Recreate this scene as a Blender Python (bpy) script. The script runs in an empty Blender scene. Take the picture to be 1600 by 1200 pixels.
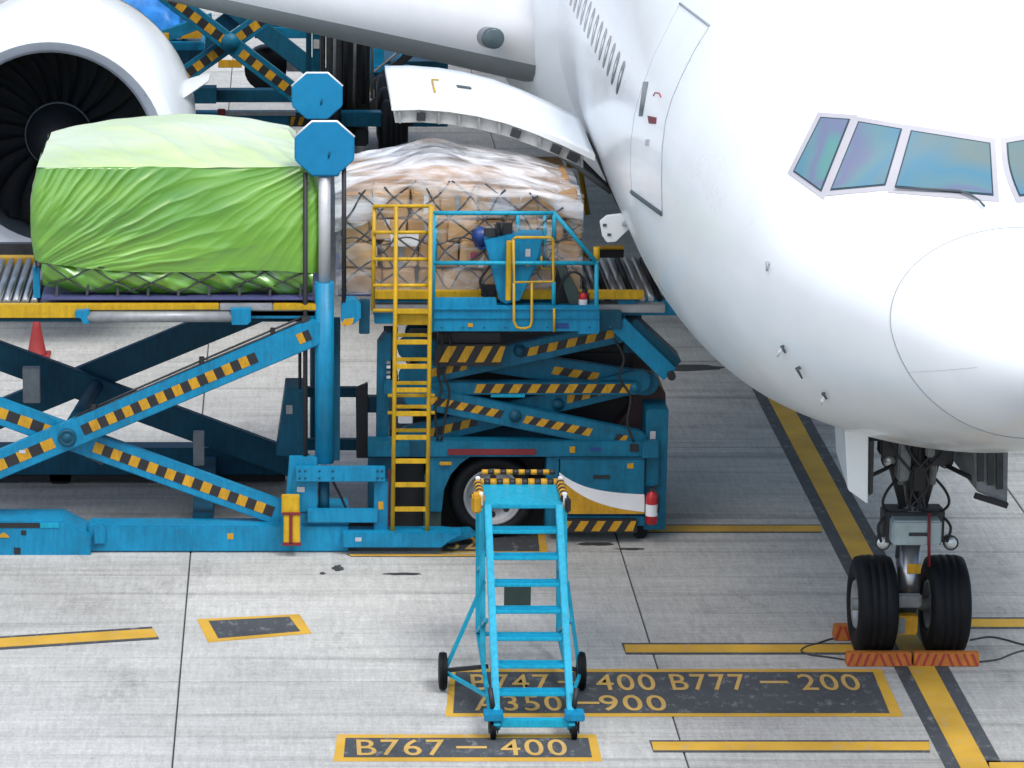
import bpy, bmesh, math, random
from mathutils import Vector, Matrix
import numpy as np
random.seed(7)
S = bpy.context.scene
C = S.collection
R = math.radians

# ------------------------------------------------------------------ camera, sky, sun, exposure
FPX, VX, VY = 5500.0, 443.0, -830.0            # focal length and vanishing point in photo pixels
PITCH = math.atan((600 - VY) / FPX)
CAMH = 12.768
cam = bpy.data.cameras.new('camera'); camo = bpy.data.objects.new('camera', cam); C.objects.link(camo)
camo.location = (0, 0, CAMH); camo.rotation_euler = (math.pi / 2 - PITCH, 0, 0)
cam.sensor_width = 36; cam.lens = 36 * FPX / 1600; cam.shift_x = (800 - VX) / 1600
cam.clip_start = 0.5; cam.clip_end = 2000
S.camera = camo
W = bpy.data.worlds.new('World'); S.world = W; W.use_nodes = True
nt = W.node_tree; bg = nt.nodes['Background']
sky = nt.nodes.new('ShaderNodeTexSky'); sky.sky_type = 'NISHITA'; sky.sun_disc = False
SUN_EL, SUN_AZ = 58, 38                        # azimuth: degrees left of the camera's back
sky.sun_elevation = R(SUN_EL); sky.sun_rotation = R(180 + SUN_AZ)
sky.air_density = 1.0; sky.dust_density = 3.0; sky.ozone_density = 1.0
nt.links.new(sky.outputs[0], bg.inputs[0]); bg.inputs[1].default_value = 0.15
sl = bpy.data.lights.new('sun', 'SUN'); sl.energy = 1.9; sl.angle = R(22); sl.color = (1.0, 0.985, 0.97)
so = bpy.data.objects.new('sun', sl); C.objects.link(so)
sd = Vector((math.cos(R(SUN_EL)) * math.sin(R(SUN_AZ)), -math.cos(R(SUN_EL)) * math.cos(R(SUN_AZ)), math.sin(R(SUN_EL))))
so.rotation_euler = sd.to_track_quat('Z', 'Y').to_euler()
so.location = sd * 60
vs = S.view_settings; vs.view_transform = 'Standard'; vs.look = 'None'; vs.gamma = 1.0; vs.exposure = 0.55
vs.use_curve_mapping = False

# ------------------------------------------------------------------ photo pixel -> world helpers
_F = Vector((0, math.cos(PITCH), -math.sin(PITCH))); _U = Vector((0, math.sin(PITCH), math.cos(PITCH)))
def ray(u, v): return Vector(((u - VX) / FPX, 0, 0)) + _F + _U * ((600 - v) / FPX)
def P(u, v, Y):
    r = ray(u, v); return Vector((0, 0, CAMH)) + r * (Y / r.y)
def G(u, v, z=0.0):
    r = ray(u, v); return Vector((0, 0, CAMH)) + r * ((z - CAMH) / r.z)

# ------------------------------------------------------------------ materials
M = {}
def nodes_of(name):
    m = bpy.data.materials.new(name); m.use_nodes = True; M[name] = m
    n = m.node_tree.nodes; l = m.node_tree.links
    return m, n, l, n['Principled BSDF']
def mat(name, col, rough=0.5, metal=0.0, var=0.18, scale=2.5, dirt=0.0, dirtcol=(0.05, 0.045, 0.04), coat=0.0, bump=0.0, spec=0.5, stretch=(1, 1, 1), chips=0.0):
    m, n, l, b = nodes_of(name)
    geo = n.new('ShaderNodeTexCoord'); mp = n.new('ShaderNodeMapping'); mp.inputs['Scale'].default_value = stretch
    l.new(geo.outputs['Object'], mp.inputs[0])
    nz = n.new('ShaderNodeTexNoise'); nz.inputs['Scale'].default_value = scale; nz.inputs['Detail'].default_value = 6; nz.inputs['Roughness'].default_value = 0.65
    l.new(mp.outputs[0], nz.inputs[0])
    rp = n.new('ShaderNodeMapRange'); rp.inputs[1].default_value = 0.3; rp.inputs[2].default_value = 0.7
    rp.inputs[3].default_value = 1 - var; rp.inputs[4].default_value = 1 + var * 0.6
    l.new(nz.outputs['Fac'], rp.inputs[0])
    mx = n.new('ShaderNodeMix'); mx.data_type = 'RGBA'; mx.blend_type = 'MULTIPLY'; mx.inputs[0].default_value = 1
    mx.inputs[6].default_value = (*col, 1); l.new(rp.outputs[0], mx.inputs[7])
    out = mx.outputs[2]
    if dirt > 0:
        n2 = n.new('ShaderNodeTexNoise'); n2.inputs['Scale'].default_value = scale * 2.3; n2.inputs['Detail'].default_value = 8; n2.inputs['Roughness'].default_value = 0.75
        l.new(mp.outputs[0], n2.inputs[0])
        r2 = n.new('ShaderNodeMapRange'); r2.inputs[1].default_value = 0.5; r2.inputs[2].default_value = 0.78; r2.inputs[3].default_value = 0; r2.inputs[4].default_value = dirt
        l.new(n2.outputs['Fac'], r2.inputs[0])
        m2 = n.new('ShaderNodeMix'); m2.data_type = 'RGBA'; l.new(r2.outputs[0], m2.inputs[0]); l.new(out, m2.inputs[6]); m2.inputs[7].default_value = (*dirtcol, 1)
        out = m2.outputs[2]
    if chips > 0:
        m3p = n.new('ShaderNodeMapping'); m3p.inputs['Scale'].default_value = (1, 1, .55); l.new(geo.outputs['Object'], m3p.inputs[0])
        n3 = n.new('ShaderNodeTexNoise'); n3.inputs['Scale'].default_value = 16; n3.inputs['Detail'].default_value = 7; n3.inputs['Roughness'].default_value = 0.8; l.new(m3p.outputs[0], n3.inputs[0])
        r3 = n.new('ShaderNodeMapRange'); r3.inputs[1].default_value = 0.615; r3.inputs[2].default_value = 0.67; r3.inputs[3].default_value = 0; r3.inputs[4].default_value = chips; l.new(n3.outputs['Fac'], r3.inputs[0])
        x3 = n.new('ShaderNodeMix'); x3.data_type = 'RGBA'; l.new(r3.outputs[0], x3.inputs[0]); l.new(out, x3.inputs[6]); x3.inputs[7].default_value = (0.06, 0.055, 0.05, 1); out = x3.outputs[2]
        n4 = n.new('ShaderNodeTexNoise'); n4.inputs['Scale'].default_value = 9; n4.inputs['Detail'].default_value = 6; n4.inputs['Roughness'].default_value = 0.7
        m4p = n.new('ShaderNodeMapping'); m4p.inputs['Scale'].default_value = (2.2, 2.2, .25); m4p.inputs['Location'].default_value = (3, 1, 7); l.new(geo.outputs['Object'], m4p.inputs[0]); l.new(m4p.outputs[0], n4.inputs[0])
        r4 = n.new('ShaderNodeMapRange'); r4.inputs[1].default_value = 0.4; r4.inputs[2].default_value = 0.75; r4.inputs[3].default_value = 1.08; r4.inputs[4].default_value = 0.72; l.new(n4.outputs['Fac'], r4.inputs[0])
        x4 = n.new('ShaderNodeMix'); x4.data_type = 'RGBA'; x4.blend_type = 'MULTIPLY'; x4.inputs[0].default_value = 1; l.new(out, x4.inputs[6]); l.new(r4.outputs[0], x4.inputs[7]); out = x4.outputs[2]
    l.new(out, b.inputs['Base Color'])
    b.inputs['Metallic'].default_value = metal; b.inputs['Specular IOR Level'].default_value = spec
    rr = n.new('ShaderNodeMapRange'); rr.inputs[3].default_value = max(0.03, rough - 0.1); rr.inputs[4].default_value = min(1, rough + 0.12)
    l.new(nz.outputs['Fac'], rr.inputs[0]); l.new(rr.outputs[0], b.inputs['Roughness'])
    if coat: b.inputs['Coat Weight'].default_value = coat; b.inputs['Coat Roughness'].default_value = 0.08
    if bump:
        bp = n.new('ShaderNodeBump'); bp.inputs['Strength'].default_value = bump; bp.inputs['Distance'].default_value = 0.02
        l.new(nz.outputs['Fac'], bp.inputs['Height']); l.new(bp.outputs[0], b.inputs['Normal'])
    return m
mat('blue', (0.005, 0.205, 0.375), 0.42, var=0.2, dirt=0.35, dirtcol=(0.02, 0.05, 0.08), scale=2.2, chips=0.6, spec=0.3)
mat('blue_shaded', (0.004, 0.130, 0.225), 0.45, var=0.25, dirt=0.55, dirtcol=(0.012, 0.03, 0.045), scale=2.6, chips=0.6, spec=0.3)  # darker copy of the blue, shade of bridge and chassis painted in
mat('blue_dark', (0.004, 0.075, 0.13), 0.5, var=0.25, dirt=0.5, dirtcol=(0.01, 0.02, 0.03), chips=0.4, spec=0.3)  # dark blue parts; on the far scissor arms it is painted-in shade
mat('cyan', (0.008, 0.31, 0.46), 0.4, var=0.12, dirt=0.25, dirtcol=(0.02, 0.12, 0.18), scale=4, chips=0.45, spec=0.3)
mat('sign_blue', (0.005, 0.20, 0.40), 0.6, var=0.12, scale=5, dirt=0.12, spec=0.3)
mat('yellow', (0.50, 0.31, 0.012), 0.45, var=0.2, dirt=0.3, dirtcol=(0.12, 0.08, 0.03), chips=0.6, spec=0.3)
mat('haz_yellow', (0.52, 0.28, 0.018), 0.5, var=0.2, dirt=0.35, dirtcol=(0.10, 0.06, 0.02), scale=5, chips=0.6, spec=0.3)
mat('haz_black', (0.015, 0.015, 0.017), 0.55, var=0.2, dirt=0.2, dirtcol=(0.05, 0.05, 0.05))
mat('black', (0.012, 0.013, 0.015), 0.6, var=0.3, dirt=0.3, dirtcol=(0.03, 0.03, 0.03))
mat('dark_steel', (0.035, 0.04, 0.045), 0.5, metal=0.3, var=0.35, dirt=0.4, dirtcol=(0.08, 0.07, 0.06), scale=6)
mat('maroon', (0.05, 0.022, 0.024), 0.6, var=0.3)
mat('rubber', (0.0045, 0.006, 0.008), 0.6, var=0.3, scale=6, dirt=0.08, dirtcol=(0.02, 0.02, 0.02), spec=0.22)
mat('steel', (0.45, 0.47, 0.49), 0.32, metal=0.85, var=0.15)
mat('grey_metal', (0.30, 0.32, 0.33), 0.45, metal=0.3, var=0.25, dirt=0.3, scale=5)
mat('rod_grey', (0.50, 0.52, 0.53), 0.45, metal=0.25, var=0.1)
mat('wing_under_shade', (0.17, 0.20, 0.21), 0.45, var=0.12, scale=0.7)  # darker grey puts the shade under the wing into the colour
mat('inner_liner', (0.48, 0.50, 0.49), 0.6, var=0.2, dirt=0.3, dirtcol=(0.1, 0.1, 0.09), scale=4)
mat('chrome', (0.7, 0.72, 0.73), 0.22, metal=1.0, var=0.1)
mat('gear_grey', (0.20, 0.22, 0.23), 0.42, metal=0.2, var=0.3, dirt=0.5, dirtcol=(0.03, 0.03, 0.03), scale=7)
mat('gear_box', (0.36, 0.45, 0.47), 0.4, metal=0.2, var=0.15, dirt=0.25, scale=6)
mat('white', (0.82, 0.87, 0.885), 0.30, var=0.05, scale=0.8, coat=0.3, spec=0.5)
m_w = M['white']; n = m_w.node_tree.nodes; l = m_w.node_tree.links; b = n['Principled BSDF']
src = b.inputs['Base Color'].links[0].from_socket
g_ = n.new('ShaderNodeNewGeometry'); vd = n.new('ShaderNodeVectorMath'); vd.operation = 'DISTANCE'; vd.inputs[1].default_value = (7.15, 34.0, 2.9); l.new(g_.outputs['Position'], vd.inputs[0])
r1 = n.new('ShaderNodeMapRange'); r1.inputs[1].default_value = 0.5; r1.inputs[2].default_value = 1.7; r1.inputs[3].default_value = 1; r1.inputs[4].default_value = 0; l.new(vd.outputs['Value'], r1.inputs[0])
mp_ = n.new('ShaderNodeMapping'); mp_.inputs['Scale'].default_value = (2.5, .7, 1.5); l.new(g_.outputs['Position'], mp_.inputs[0])
z_ = n.new('ShaderNodeTexNoise'); z_.inputs['Scale'].default_value = 2.2; z_.inputs['Detail'].default_value = 7; l.new(mp_.outputs[0], z_.inputs[0])
r2_ = n.new('ShaderNodeMapRange'); r2_.inputs[1].default_value = 0.42; r2_.inputs[2].default_value = 0.7; l.new(z_.outputs['Fac'], r2_.inputs[0])
mm_ = n.new('ShaderNodeMath'); mm_.operation = 'MULTIPLY'; l.new(r1.outputs[0], mm_.inputs[0]); l.new(r2_.outputs[0], mm_.inputs[1])
mx_ = n.new('ShaderNodeMix'); mx_.data_type = 'RGBA'; l.new(mm_.outputs[0], mx_.inputs[0]); l.new(src, mx_.inputs[6]); mx_.inputs[7].default_value = (0.42, 0.39, 0.34, 1); l.new(mx_.outputs[2], b.inputs['Base Color'])
mat('white_trim', (0.43, 0.43, 0.46), 0.4, var=0.06, scale=3)
mat('white_paint', (0.72, 0.74, 0.75), 0.45, var=0.08)
mat('seam', (0.30, 0.33, 0.35), 0.6, var=0.1)
mat('seam_dark', (0.07, 0.09, 0.10), 0.6, var=0.1)
mat('gasket', (0.02, 0.05, 0.07), 0.5, var=0.1)
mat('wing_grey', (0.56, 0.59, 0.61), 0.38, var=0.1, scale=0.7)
mat('lip_metal', (0.40, 0.45, 0.52), 0.30, metal=0.35, var=0.1)
mat('inlet_dark', (0.018, 0.026, 0.036), 0.5, var=0.2)
mat('fan_blade', (0.006, 0.010, 0.014), 0.55, metal=0.0, var=0.2)
mat('red', (0.42, 0.012, 0.018), 0.4, var=0.15)
mat('dark_red', (0.16, 0.012, 0.018), 0.5, var=0.2)
mat('chock', (0.42, 0.14, 0.022), 0.65, var=0.25, dirt=0.45, dirtcol=(0.10, 0.05, 0.03), scale=8, chips=0.5, spec=0.3)
mat('chock_red', (0.30, 0.02, 0.015), 0.65, var=0.25, dirt=0.3, scale=8)
mat('pallet_metal', (0.10, 0.11, 0.26), 0.4, metal=0.4, var=0.2)
mat('rope', (0.04, 0.045, 0.05), 0.85, var=0.2, scale=10)
mat('green_box', (0.045, 0.075, 0.065), 0.6, var=0.2)
mat('helmet_blue', (0.008, 0.045, 0.20), 0.4, var=0.1)
mat('tarp_blue', (0.03, 0.26, 0.75), 0.4, var=0.45, scale=2.2, bump=0.5)
mat('tape_pink', (0.4, 0.03, 0.12), 0.5)
mat('cone_red', (0.26, 0.02, 0.02), 0.6, var=0.2)
mat('lens', (0.65, 0.68, 0.68), 0.12, metal=0.4, var=0.1)
mat('lens_green', (0.35, 0.55, 0.48), 0.35, var=0.1)

# cardboard, colour per box
m, n, l, b = nodes_of('cardboard')
oi = n.new('ShaderNodeObjectInfo'); cr = n.new('ShaderNodeValToRGB')
cr.color_ramp.elements[0].color = (0.36, 0.16, 0.045, 1); cr.color_ramp.elements[1].color = (0.68, 0.38, 0.14, 1)
e = cr.color_ramp.elements.new(0.5); e.color = (0.54, 0.27, 0.085, 1)
l.new(oi.outputs['Random'], cr.inputs[0])
tc = n.new('ShaderNodeTexCoord'); nz = n.new('ShaderNodeTexNoise'); nz.inputs['Scale'].default_value = 5; nz.inputs['Detail'].default_value = 6
l.new(tc.outputs['Object'], nz.inputs[0])
mx = n.new('ShaderNodeMix'); mx.data_type = 'RGBA'; mx.blend_type = 'MULTIPLY'; mx.inputs[0].default_value = 0.7
l.new(cr.outputs[0], mx.inputs[6]); l.new(nz.outputs['Fac'], mx.inputs[7])
gm = n.new('ShaderNodeGamma'); gm.inputs[1].default_value = 0.75; l.new(mx.outputs[2], gm.inputs[0])
l.new(gm.outputs[0], b.inputs['Base Color']); b.inputs['Roughness'].default_value = 0.8

# concrete slabs: broomed streaks, grime blotches, tint per slab
def concrete(name, use_random=True):
    m, n, l, b = nodes_of(name)
    g = n.new('ShaderNodeNewGeometry')
    def noise(sc, det, stretch, rough=0.6):
        mp = n.new('ShaderNodeMapping'); mp.inputs['Scale'].default_value = stretch; l.new(g.outputs['Position'], mp.inputs[0])
        z = n.new('ShaderNodeTexNoise'); z.inputs['Scale'].default_value = sc; z.inputs['Detail'].default_value = det; z.inputs['Roughness'].default_value = rough
        l.new(mp.outputs[0], z.inputs[0]); return z.outputs['Fac']
    def mr(x, a, bb, c, d):
        r = n.new('ShaderNodeMapRange'); r.inputs[1].default_value = a; r.inputs[2].default_value = bb; r.inputs[3].default_value = c; r.inputs[4].default_value = d
        l.new(x, r.inputs[0]); return r.outputs[0]
    def mul(a, bb):
        q = n.new('ShaderNodeMath'); q.operation = 'MULTIPLY'; l.new(a, q.inputs[0]); l.new(bb, q.inputs[1]); return q.outputs[0]
    big = mr(noise(0.20, 4, (1, 1.0, 1)), 0.3, 0.7, 0.80, 1.12)
    med = mr(noise(1.0, 7, (0.5, 1.8, 1), 0.7), 0.32, 0.72, 0.86, 1.07)
    str1 = mr(noise(2.6, 5, (0.30, 6, 1), 0.75), 0.3, 0.7, 0.84, 1.09)
    str2 = mr(noise(6.0, 4, (2.6, 0.35, 1), 0.75), 0.35, 0.68, 0.86, 1.08)
    fine = mr(noise(26, 4, (1, 0.5, 1), 0.85), 0.3, 0.7, 0.82, 1.12)
    blot = mr(noise(0.75, 9, (0.9, 0.45, 1), 0.8), 0.56, 0.72, 1.0, 0.62)
    spots = mr(noise(3.4, 6, (1, 0.45, 1), 0.72), 0.66, 0.74, 1.0, 0.50)
    track = mr(noise(0.9, 5, (0.10, 3.2, 1), 0.65), 0.54, 0.72, 1.0, 0.64)
    v = mul(mul(mul(big, med), mul(str1, str2)), mul(mul(fine, blot), mul(spots, track)))
    if use_random:
        oi = n.new('ShaderNodeObjectInfo'); v = mul(v, mr(oi.outputs['Random'], 0, 1, 0.93, 1.06))
    mx = n.new('ShaderNodeMix'); mx.data_type = 'RGBA'; mx.blend_type = 'MULTIPLY'; mx.inputs[0].default_value = 1
    mx.inputs[6].default_value = (0.455, 0.462, 0.438, 1); l.new(v, mx.inputs[7])
    l.new(mx.outputs[2], b.inputs['Base Color']); b.inputs['Roughness'].default_value = 0.82; b.inputs['Specular IOR Level'].default_value = 0.3
    bp = n.new('ShaderNodeBump'); bp.inputs['Strength'].default_value = 0.15; bp.inputs['Distance'].default_value = 0.01
    l.new(fine, bp.inputs['Height']); l.new(bp.outputs[0], b.inputs['Normal'])
    return m
concrete('concrete'); concrete('concrete_plain', False)
mat('sealant', (0.06, 0.06, 0.06), 0.8)

# worn paint: the concrete shows through where noise says the paint is gone
def worn(name, col, wear=0.5, sc=7):
    m, n, l, b = nodes_of(name)
    g = n.new('ShaderNodeNewGeometry')
    z = n.new('ShaderNodeTexNoise'); z.inputs['Scale'].default_value = sc; z.inputs['Detail'].default_value = 9; z.inputs['Roughness'].default_value = 0.78
    mp = n.new('ShaderNodeMapping'); mp.inputs['Scale'].default_value = (1, 0.6, 1); l.new(g.outputs['Position'], mp.inputs[0]); l.new(mp.outputs[0], z.inputs[0])
    r = n.new('ShaderNodeMapRange'); r.inputs[1].default_value = 0.54; r.inputs[2].default_value = 0.72; r.inputs[3].default_value = 0; r.inputs[4].default_value = wear
    l.new(z.outputs['Fac'], r.inputs[0])
    z2 = n.new('ShaderNodeTexNoise'); z2.inputs['Scale'].default_value = 1.3; z2.inputs['Detail'].default_value = 6; l.new(g.outputs['Position'], z2.inputs[0])
    r2 = n.new('ShaderNodeMapRange'); r2.inputs[1].default_value = 0.3; r2.inputs[2].default_value = 0.7; r2.inputs[3].default_value = 0.75; r2.inputs[4].default_value = 1.12
    l.new(z2.outputs['Fac'], r2.inputs[0])
    mu = n.new('ShaderNodeMix'); mu.data_type = 'RGBA'; mu.blend_type = 'MULTIPLY'; mu.inputs[0].default_value = 1; mu.inputs[6].default_value = (*col, 1); l.new(r2.outputs[0], mu.inputs[7])
    mx = n.new('ShaderNodeMix'); mx.data_type = 'RGBA'; l.new(r.outputs[0], mx.inputs[0]); l.new(mu.outputs[2], mx.inputs[6]); mx.inputs[7].default_value = (0.30, 0.31, 0.31, 1)
    l.new(mx.outputs[2], b.inputs['Base Color']); b.inputs['Roughness'].default_value = 0.7
worn('mark_yellow', (0.54, 0.32, 0.03), 0.7, 9); worn('mark_black', (0.05, 0.057, 0.064), 0.75, 8); worn('mark_text', (0.50, 0.32, 0.08), 0.95, 13)
worn('stain', (0.035, 0.037, 0.038), 0.35)

# green stretch cover
m, n, l, b = nodes_of('green_cover')
tc = n.new('ShaderNodeTexCoord'); nz = n.new('ShaderNodeTexNoise'); nz.inputs['Scale'].default_value = 0.9; nz.inputs['Detail'].default_value = 5
mp = n.new('ShaderNodeMapping'); mp.inputs['Rotation'].default_value = (0, R(35), 0); mp.inputs['Scale'].default_value = (0.5, 1, 2); l.new(tc.outputs['Object'], mp.inputs[0]); l.new(mp.outputs[0], nz.inputs[0])
cr = n.new('ShaderNodeValToRGB'); cr.color_ramp.elements[0].position = 0.3; cr.color_ramp.elements[0].color = (0.06, 0.23, 0.012, 1)
cr.color_ramp.elements[1].position = 0.72; cr.color_ramp.elements[1].color = (0.17, 0.40, 0.03, 1); l.new(nz.outputs['Fac'], cr.inputs[0]); l.new(cr.outputs[0], b.inputs['Base Color'])
b.inputs['Roughness'].default_value = 0.30; b.inputs['Specular IOR Level'].default_value = 0.75
b.inputs['Coat Weight'].default_value = 0.6; b.inputs['Coat Roughness'].default_value = 0.28; b.inputs['Coat IOR'].default_value = 1.7

mg_ = M['green_cover'].copy(); mg_.name = 'green_cover_lit'; M['green_cover_lit'] = mg_      # paler copy for the top, sky sheen put into its colour
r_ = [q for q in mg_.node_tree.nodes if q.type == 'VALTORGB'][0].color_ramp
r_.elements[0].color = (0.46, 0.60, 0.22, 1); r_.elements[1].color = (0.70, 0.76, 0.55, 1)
# clear film, crumpled
def film(name, lo, hi, a0, a1, stretch, rot):
    m, n, l, b = nodes_of(name)
    tc = n.new('ShaderNodeTexCoord'); mp = n.new('ShaderNodeMapping'); mp.inputs['Scale'].default_value = stretch; mp.inputs['Rotation'].default_value = rot
    l.new(tc.outputs['Object'], mp.inputs[0])
    nz = n.new('ShaderNodeTexNoise'); nz.inputs['Scale'].default_value = 2.2; nz.inputs['Detail'].default_value = 5; nz.inputs['Roughness'].default_value = 0.6; nz.inputs['Distortion'].default_value = 0.8
    l.new(mp.outputs[0], nz.inputs[0])
    r = n.new('ShaderNodeMapRange'); r.inputs[1].default_value = lo; r.inputs[2].default_value = hi; r.inputs[3].default_value = a0; r.inputs[4].default_value = a1
    l.new(nz.outputs['Fac'], r.inputs[0])
    sx_ = n.new('ShaderNodeSeparateXYZ'); l.new(tc.outputs['Object'], sx_.inputs[0])
    lay = n.new('ShaderNodeMapRange'); lay.inputs[1].default_value = 0.05; lay.inputs[2].default_value = 0.55; lay.inputs[3].default_value = 0.22; lay.inputs[4].default_value = 0.0; l.new(sx_.outputs[2], lay.inputs[0])
    ad = n.new('ShaderNodeMath'); ad.operation = 'ADD'; ad.use_clamp = True; l.new(r.outputs[0], ad.inputs[0]); l.new(lay.outputs[0], ad.inputs[1]); l.new(ad.outputs[0], b.inputs['Alpha'])
    b.inputs['Base Color'].default_value = (0.80, 0.82, 0.84, 1); b.inputs['Roughness'].default_value = 0.22; b.inputs['Specular IOR Level'].default_value = 0.7
    bp = n.new('ShaderNodeBump'); bp.inputs['Strength'].default_value = 0.45; bp.inputs['Distance'].default_value = 0.03
    l.new(nz.outputs['Fac'], bp.inputs['Height']); l.new(bp.outputs[0], b.inputs['Normal'])
film('film_top', 0.38, 0.62, 0.12, 0.92, (0.22, 1.0, 1.7), (0, R(6), R(8)))
film('film_front', 0.48, 0.76, 0.02, 0.50, (0.7, 1, 3.0), (0, R(-38), 0))

# cockpit glass with the rainbow of a coated pane
m, n, l, b = nodes_of('cockpit_glass')
tc = n.new('ShaderNodeTexCoord'); nz = n.new('ShaderNodeTexNoise'); nz.inputs['Scale'].default_value = 0.8; nz.inputs['Detail'].default_value = 1.5; nz.inputs['Distortion'].default_value = 0.5
l.new(tc.outputs['Object'], nz.inputs[0])
cr = n.new('ShaderNodeValToRGB'); els = cr.color_ramp.elements
cols = [(0.25, (0.12, 0.22, 0.24)), (0.36, (0.16, 0.22, 0.21)), (0.45, (0.09, 0.22, 0.30)), (0.53, (0.12, 0.23, 0.26)), (0.58, (0.15, 0.17, 0.27)), (0.62, (0.10, 0.26, 0.25)), (0.72, (0.18, 0.22, 0.20))]
els[0].position = cols[0][0]; els[0].color = (*cols[0][1], 1); els[1].position = cols[-1][0]; els[1].color = (*cols[-1][1], 1)
for p_, c_ in cols[1:-1]:
    e = els.new(p_); e.color = (*c_, 1)
l.new(nz.outputs['Fac'], cr.inputs[0]); l.new(cr.outputs[0], b.inputs['Base Color']); b.inputs['Roughness'].default_value = 0.08; b.inputs['Specular IOR Level'].default_value = 0.5
mat('cabin_glass', (0.06, 0.09, 0.10), 0.15, var=0.1)

# ------------------------------------------------------------------ mesh helpers
LOC = {}
def thing(name, label, cat, loc=(0, 0, 0), group=None):
    o = bpy.data.objects.new(name, None); C.objects.link(o); o.location = loc; o.empty_display_size = 0.3
    o['label'] = label; o['category'] = cat
    if group: o['group'] = group
    LOC[o.name] = Vector(loc); return o
class MB:
    def __init__(s): s.v = []; s.f = []; s.m = []; s.sm = []
    def add(s, vs, fs, mi=0, smooth=False):
        k = len(s.v); s.v += [Vector(x) for x in vs]
        for f in fs: s.f.append([k + i for i in f]); s.m.append(mi); s.sm.append(smooth)
        return s
    def box(s, a, b, mi=0):
        x0, y0, z0 = [min(a[i], b[i]) for i in range(3)]; x1, y1, z1 = [max(a[i], b[i]) for i in range(3)]
        return s.add([(x0,y0,z0),(x1,y0,z0),(x1,y1,z0),(x0,y1,z0),(x0,y0,z1),(x1,y0,z1),(x1,y1,z1),(x0,y1,z1)],
                     [(0,3,2,1),(4,5,6,7),(0,1,5,4),(1,2,6,5),(2,3,7,6),(3,0,4,7)], mi)
    def pbox(s, u0, v0, u1, v1, Y, d, mi=0):     # a box whose front face covers these photo pixels on plane Y
        a = P(u0, v1, Y); b = P(u1, v0, Y); return s.box((a.x, Y, a.z), (b.x, Y + d, b.z), mi)
    def prism(s, pts, vec, mi=0):                # polygon pts extruded by vec
        n = len(pts); vec = Vector(vec); pts = [Vector(p) for p in pts]
        return s.add(pts + [p + vec for p in pts], [list(range(n)), list(range(2*n-1, n-1, -1))] + [(i, i + n, (i+1) % n + n, (i+1) % n) for i in range(n)], mi)
    def pprism(s, pix, Y, d, mi=0): return s.prism([P(u, v, Y) for u, v in pix], (0, d, 0), mi)
    def bar(s, p0, p1, w, h, up=(0, 0, 1), mi=0):  # rectangular bar
        p0 = Vector(p0); p1 = Vector(p1); d = (p1 - p0).normalized(); up = Vector(up)
        sd_ = d.cross(up)
        if sd_.length < 1e-4: sd_ = d.cross(Vector((1, 0, 0)))
        sd_.normalize(); u2 = sd_.cross(d)
        c = [sd_*(-w/2)+u2*(-h/2), sd_*(w/2)+u2*(-h/2), sd_*(w/2)+u2*(h/2), sd_*(-w/2)+u2*(h/2)]
        return s.add([p0+x for x in c]+[p1+x for x in c], [(3,2,1,0),(4,5,6,7),(0,1,5,4),(1,2,6,5),(2,3,7,6),(3,0,4,7)], mi)
    def tube(s, pts, r, n=8, mi=0, closed=False, cap=True):
        pts = [Vector(p) for p in pts]; k = len(s.v); N = len(pts); prev = None
        for i, p in enumerate(pts):
            if closed: d = (pts[(i+1) % N] - pts[i-1])
            else: d = pts[min(i+1, N-1)] - pts[max(i-1, 0)]
            d.normalize()
            if prev is None:
                a = d.cross(Vector((0, 0, 1)));
                if a.length < 1e-3: a = d.cross(Vector((0, 1, 0)))
            else: a = prev - d * prev.dot(d)
            a.normalize(); prev = a; b2 = d.cross(a)
            rr = r[i] if isinstance(r, (list, tuple)) else r
            for j in range(n): t = 2*math.pi*j/n; s.v.append(p + (a*math.cos(t) + b2*math.sin(t))*rr)
        for i in range(N if closed else N-1):
            for j in range(n):
                i2 = (i+1) % N
                s.f.append([k+i*n+j, k+i*n+(j+1) % n, k+i2*n+(j+1) % n, k+i2*n+j]); s.m.append(mi); s.sm.append(True)
        if cap and not closed:
            s.f.append([k+j for j in range(n-1, -1, -1)]); s.m.append(mi); s.sm.append(False)
            s.f.append([k+(N-1)*n+j for j in range(n)]); s.m.append(mi); s.sm.append(False)
        return s
    def lathe(s, c, axis, prof, n=32, mi=0, smooth=True, closed=False, cap=True):  # prof: (along, radius)
        ax = Vector(axis).normalized(); a = ax.cross(Vector((0, 0, 1)))
        if a.length < 1e-3: a = ax.cross(Vector((0, 1, 0)))
        a.normalize(); b2 = ax.cross(a); c = Vector(c); k = len(s.v); N = len(prof)
        for (h, r) in prof:
            for j in range(n): t = 2*math.pi*j/n; s.v.append(c + ax*h + (a*math.cos(t) + b2*math.sin(t))*r)
        for i in range(N if closed else N-1):
            i2 = (i+1) % N
            for j in range(n):
                s.f.append([k+i*n+j, k+i*n+(j+1) % n, k+i2*n+(j+1) % n, k+i2*n+j]); s.m.append(mi); s.sm.append(smooth)
        if not closed and cap:
            for i in (0, N-1):
                if prof[i][1] > 1e-4: s.f.append([k+i*n+j for j in range(n)]); s.m.append(mi); s.sm.append(False)
        return s
    def grid(s, fn, nu, nv, mi=0, smooth=True, flip=False):
        k = len(s.v)
        for i in range(nu+1):
            for j in range(nv+1): s.v.append(Vector(fn(i/nu, j/nv)))
        for i in range(nu):
            for j in range(nv):
                q = [k+i*(nv+1)+j, k+(i+1)*(nv+1)+j, k+(i+1)*(nv+1)+j+1, k+i*(nv+1)+j+1]
                s.f.append(q[::-1] if flip else q); s.m.append(mi); s.sm.append(smooth)
        return s
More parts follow.
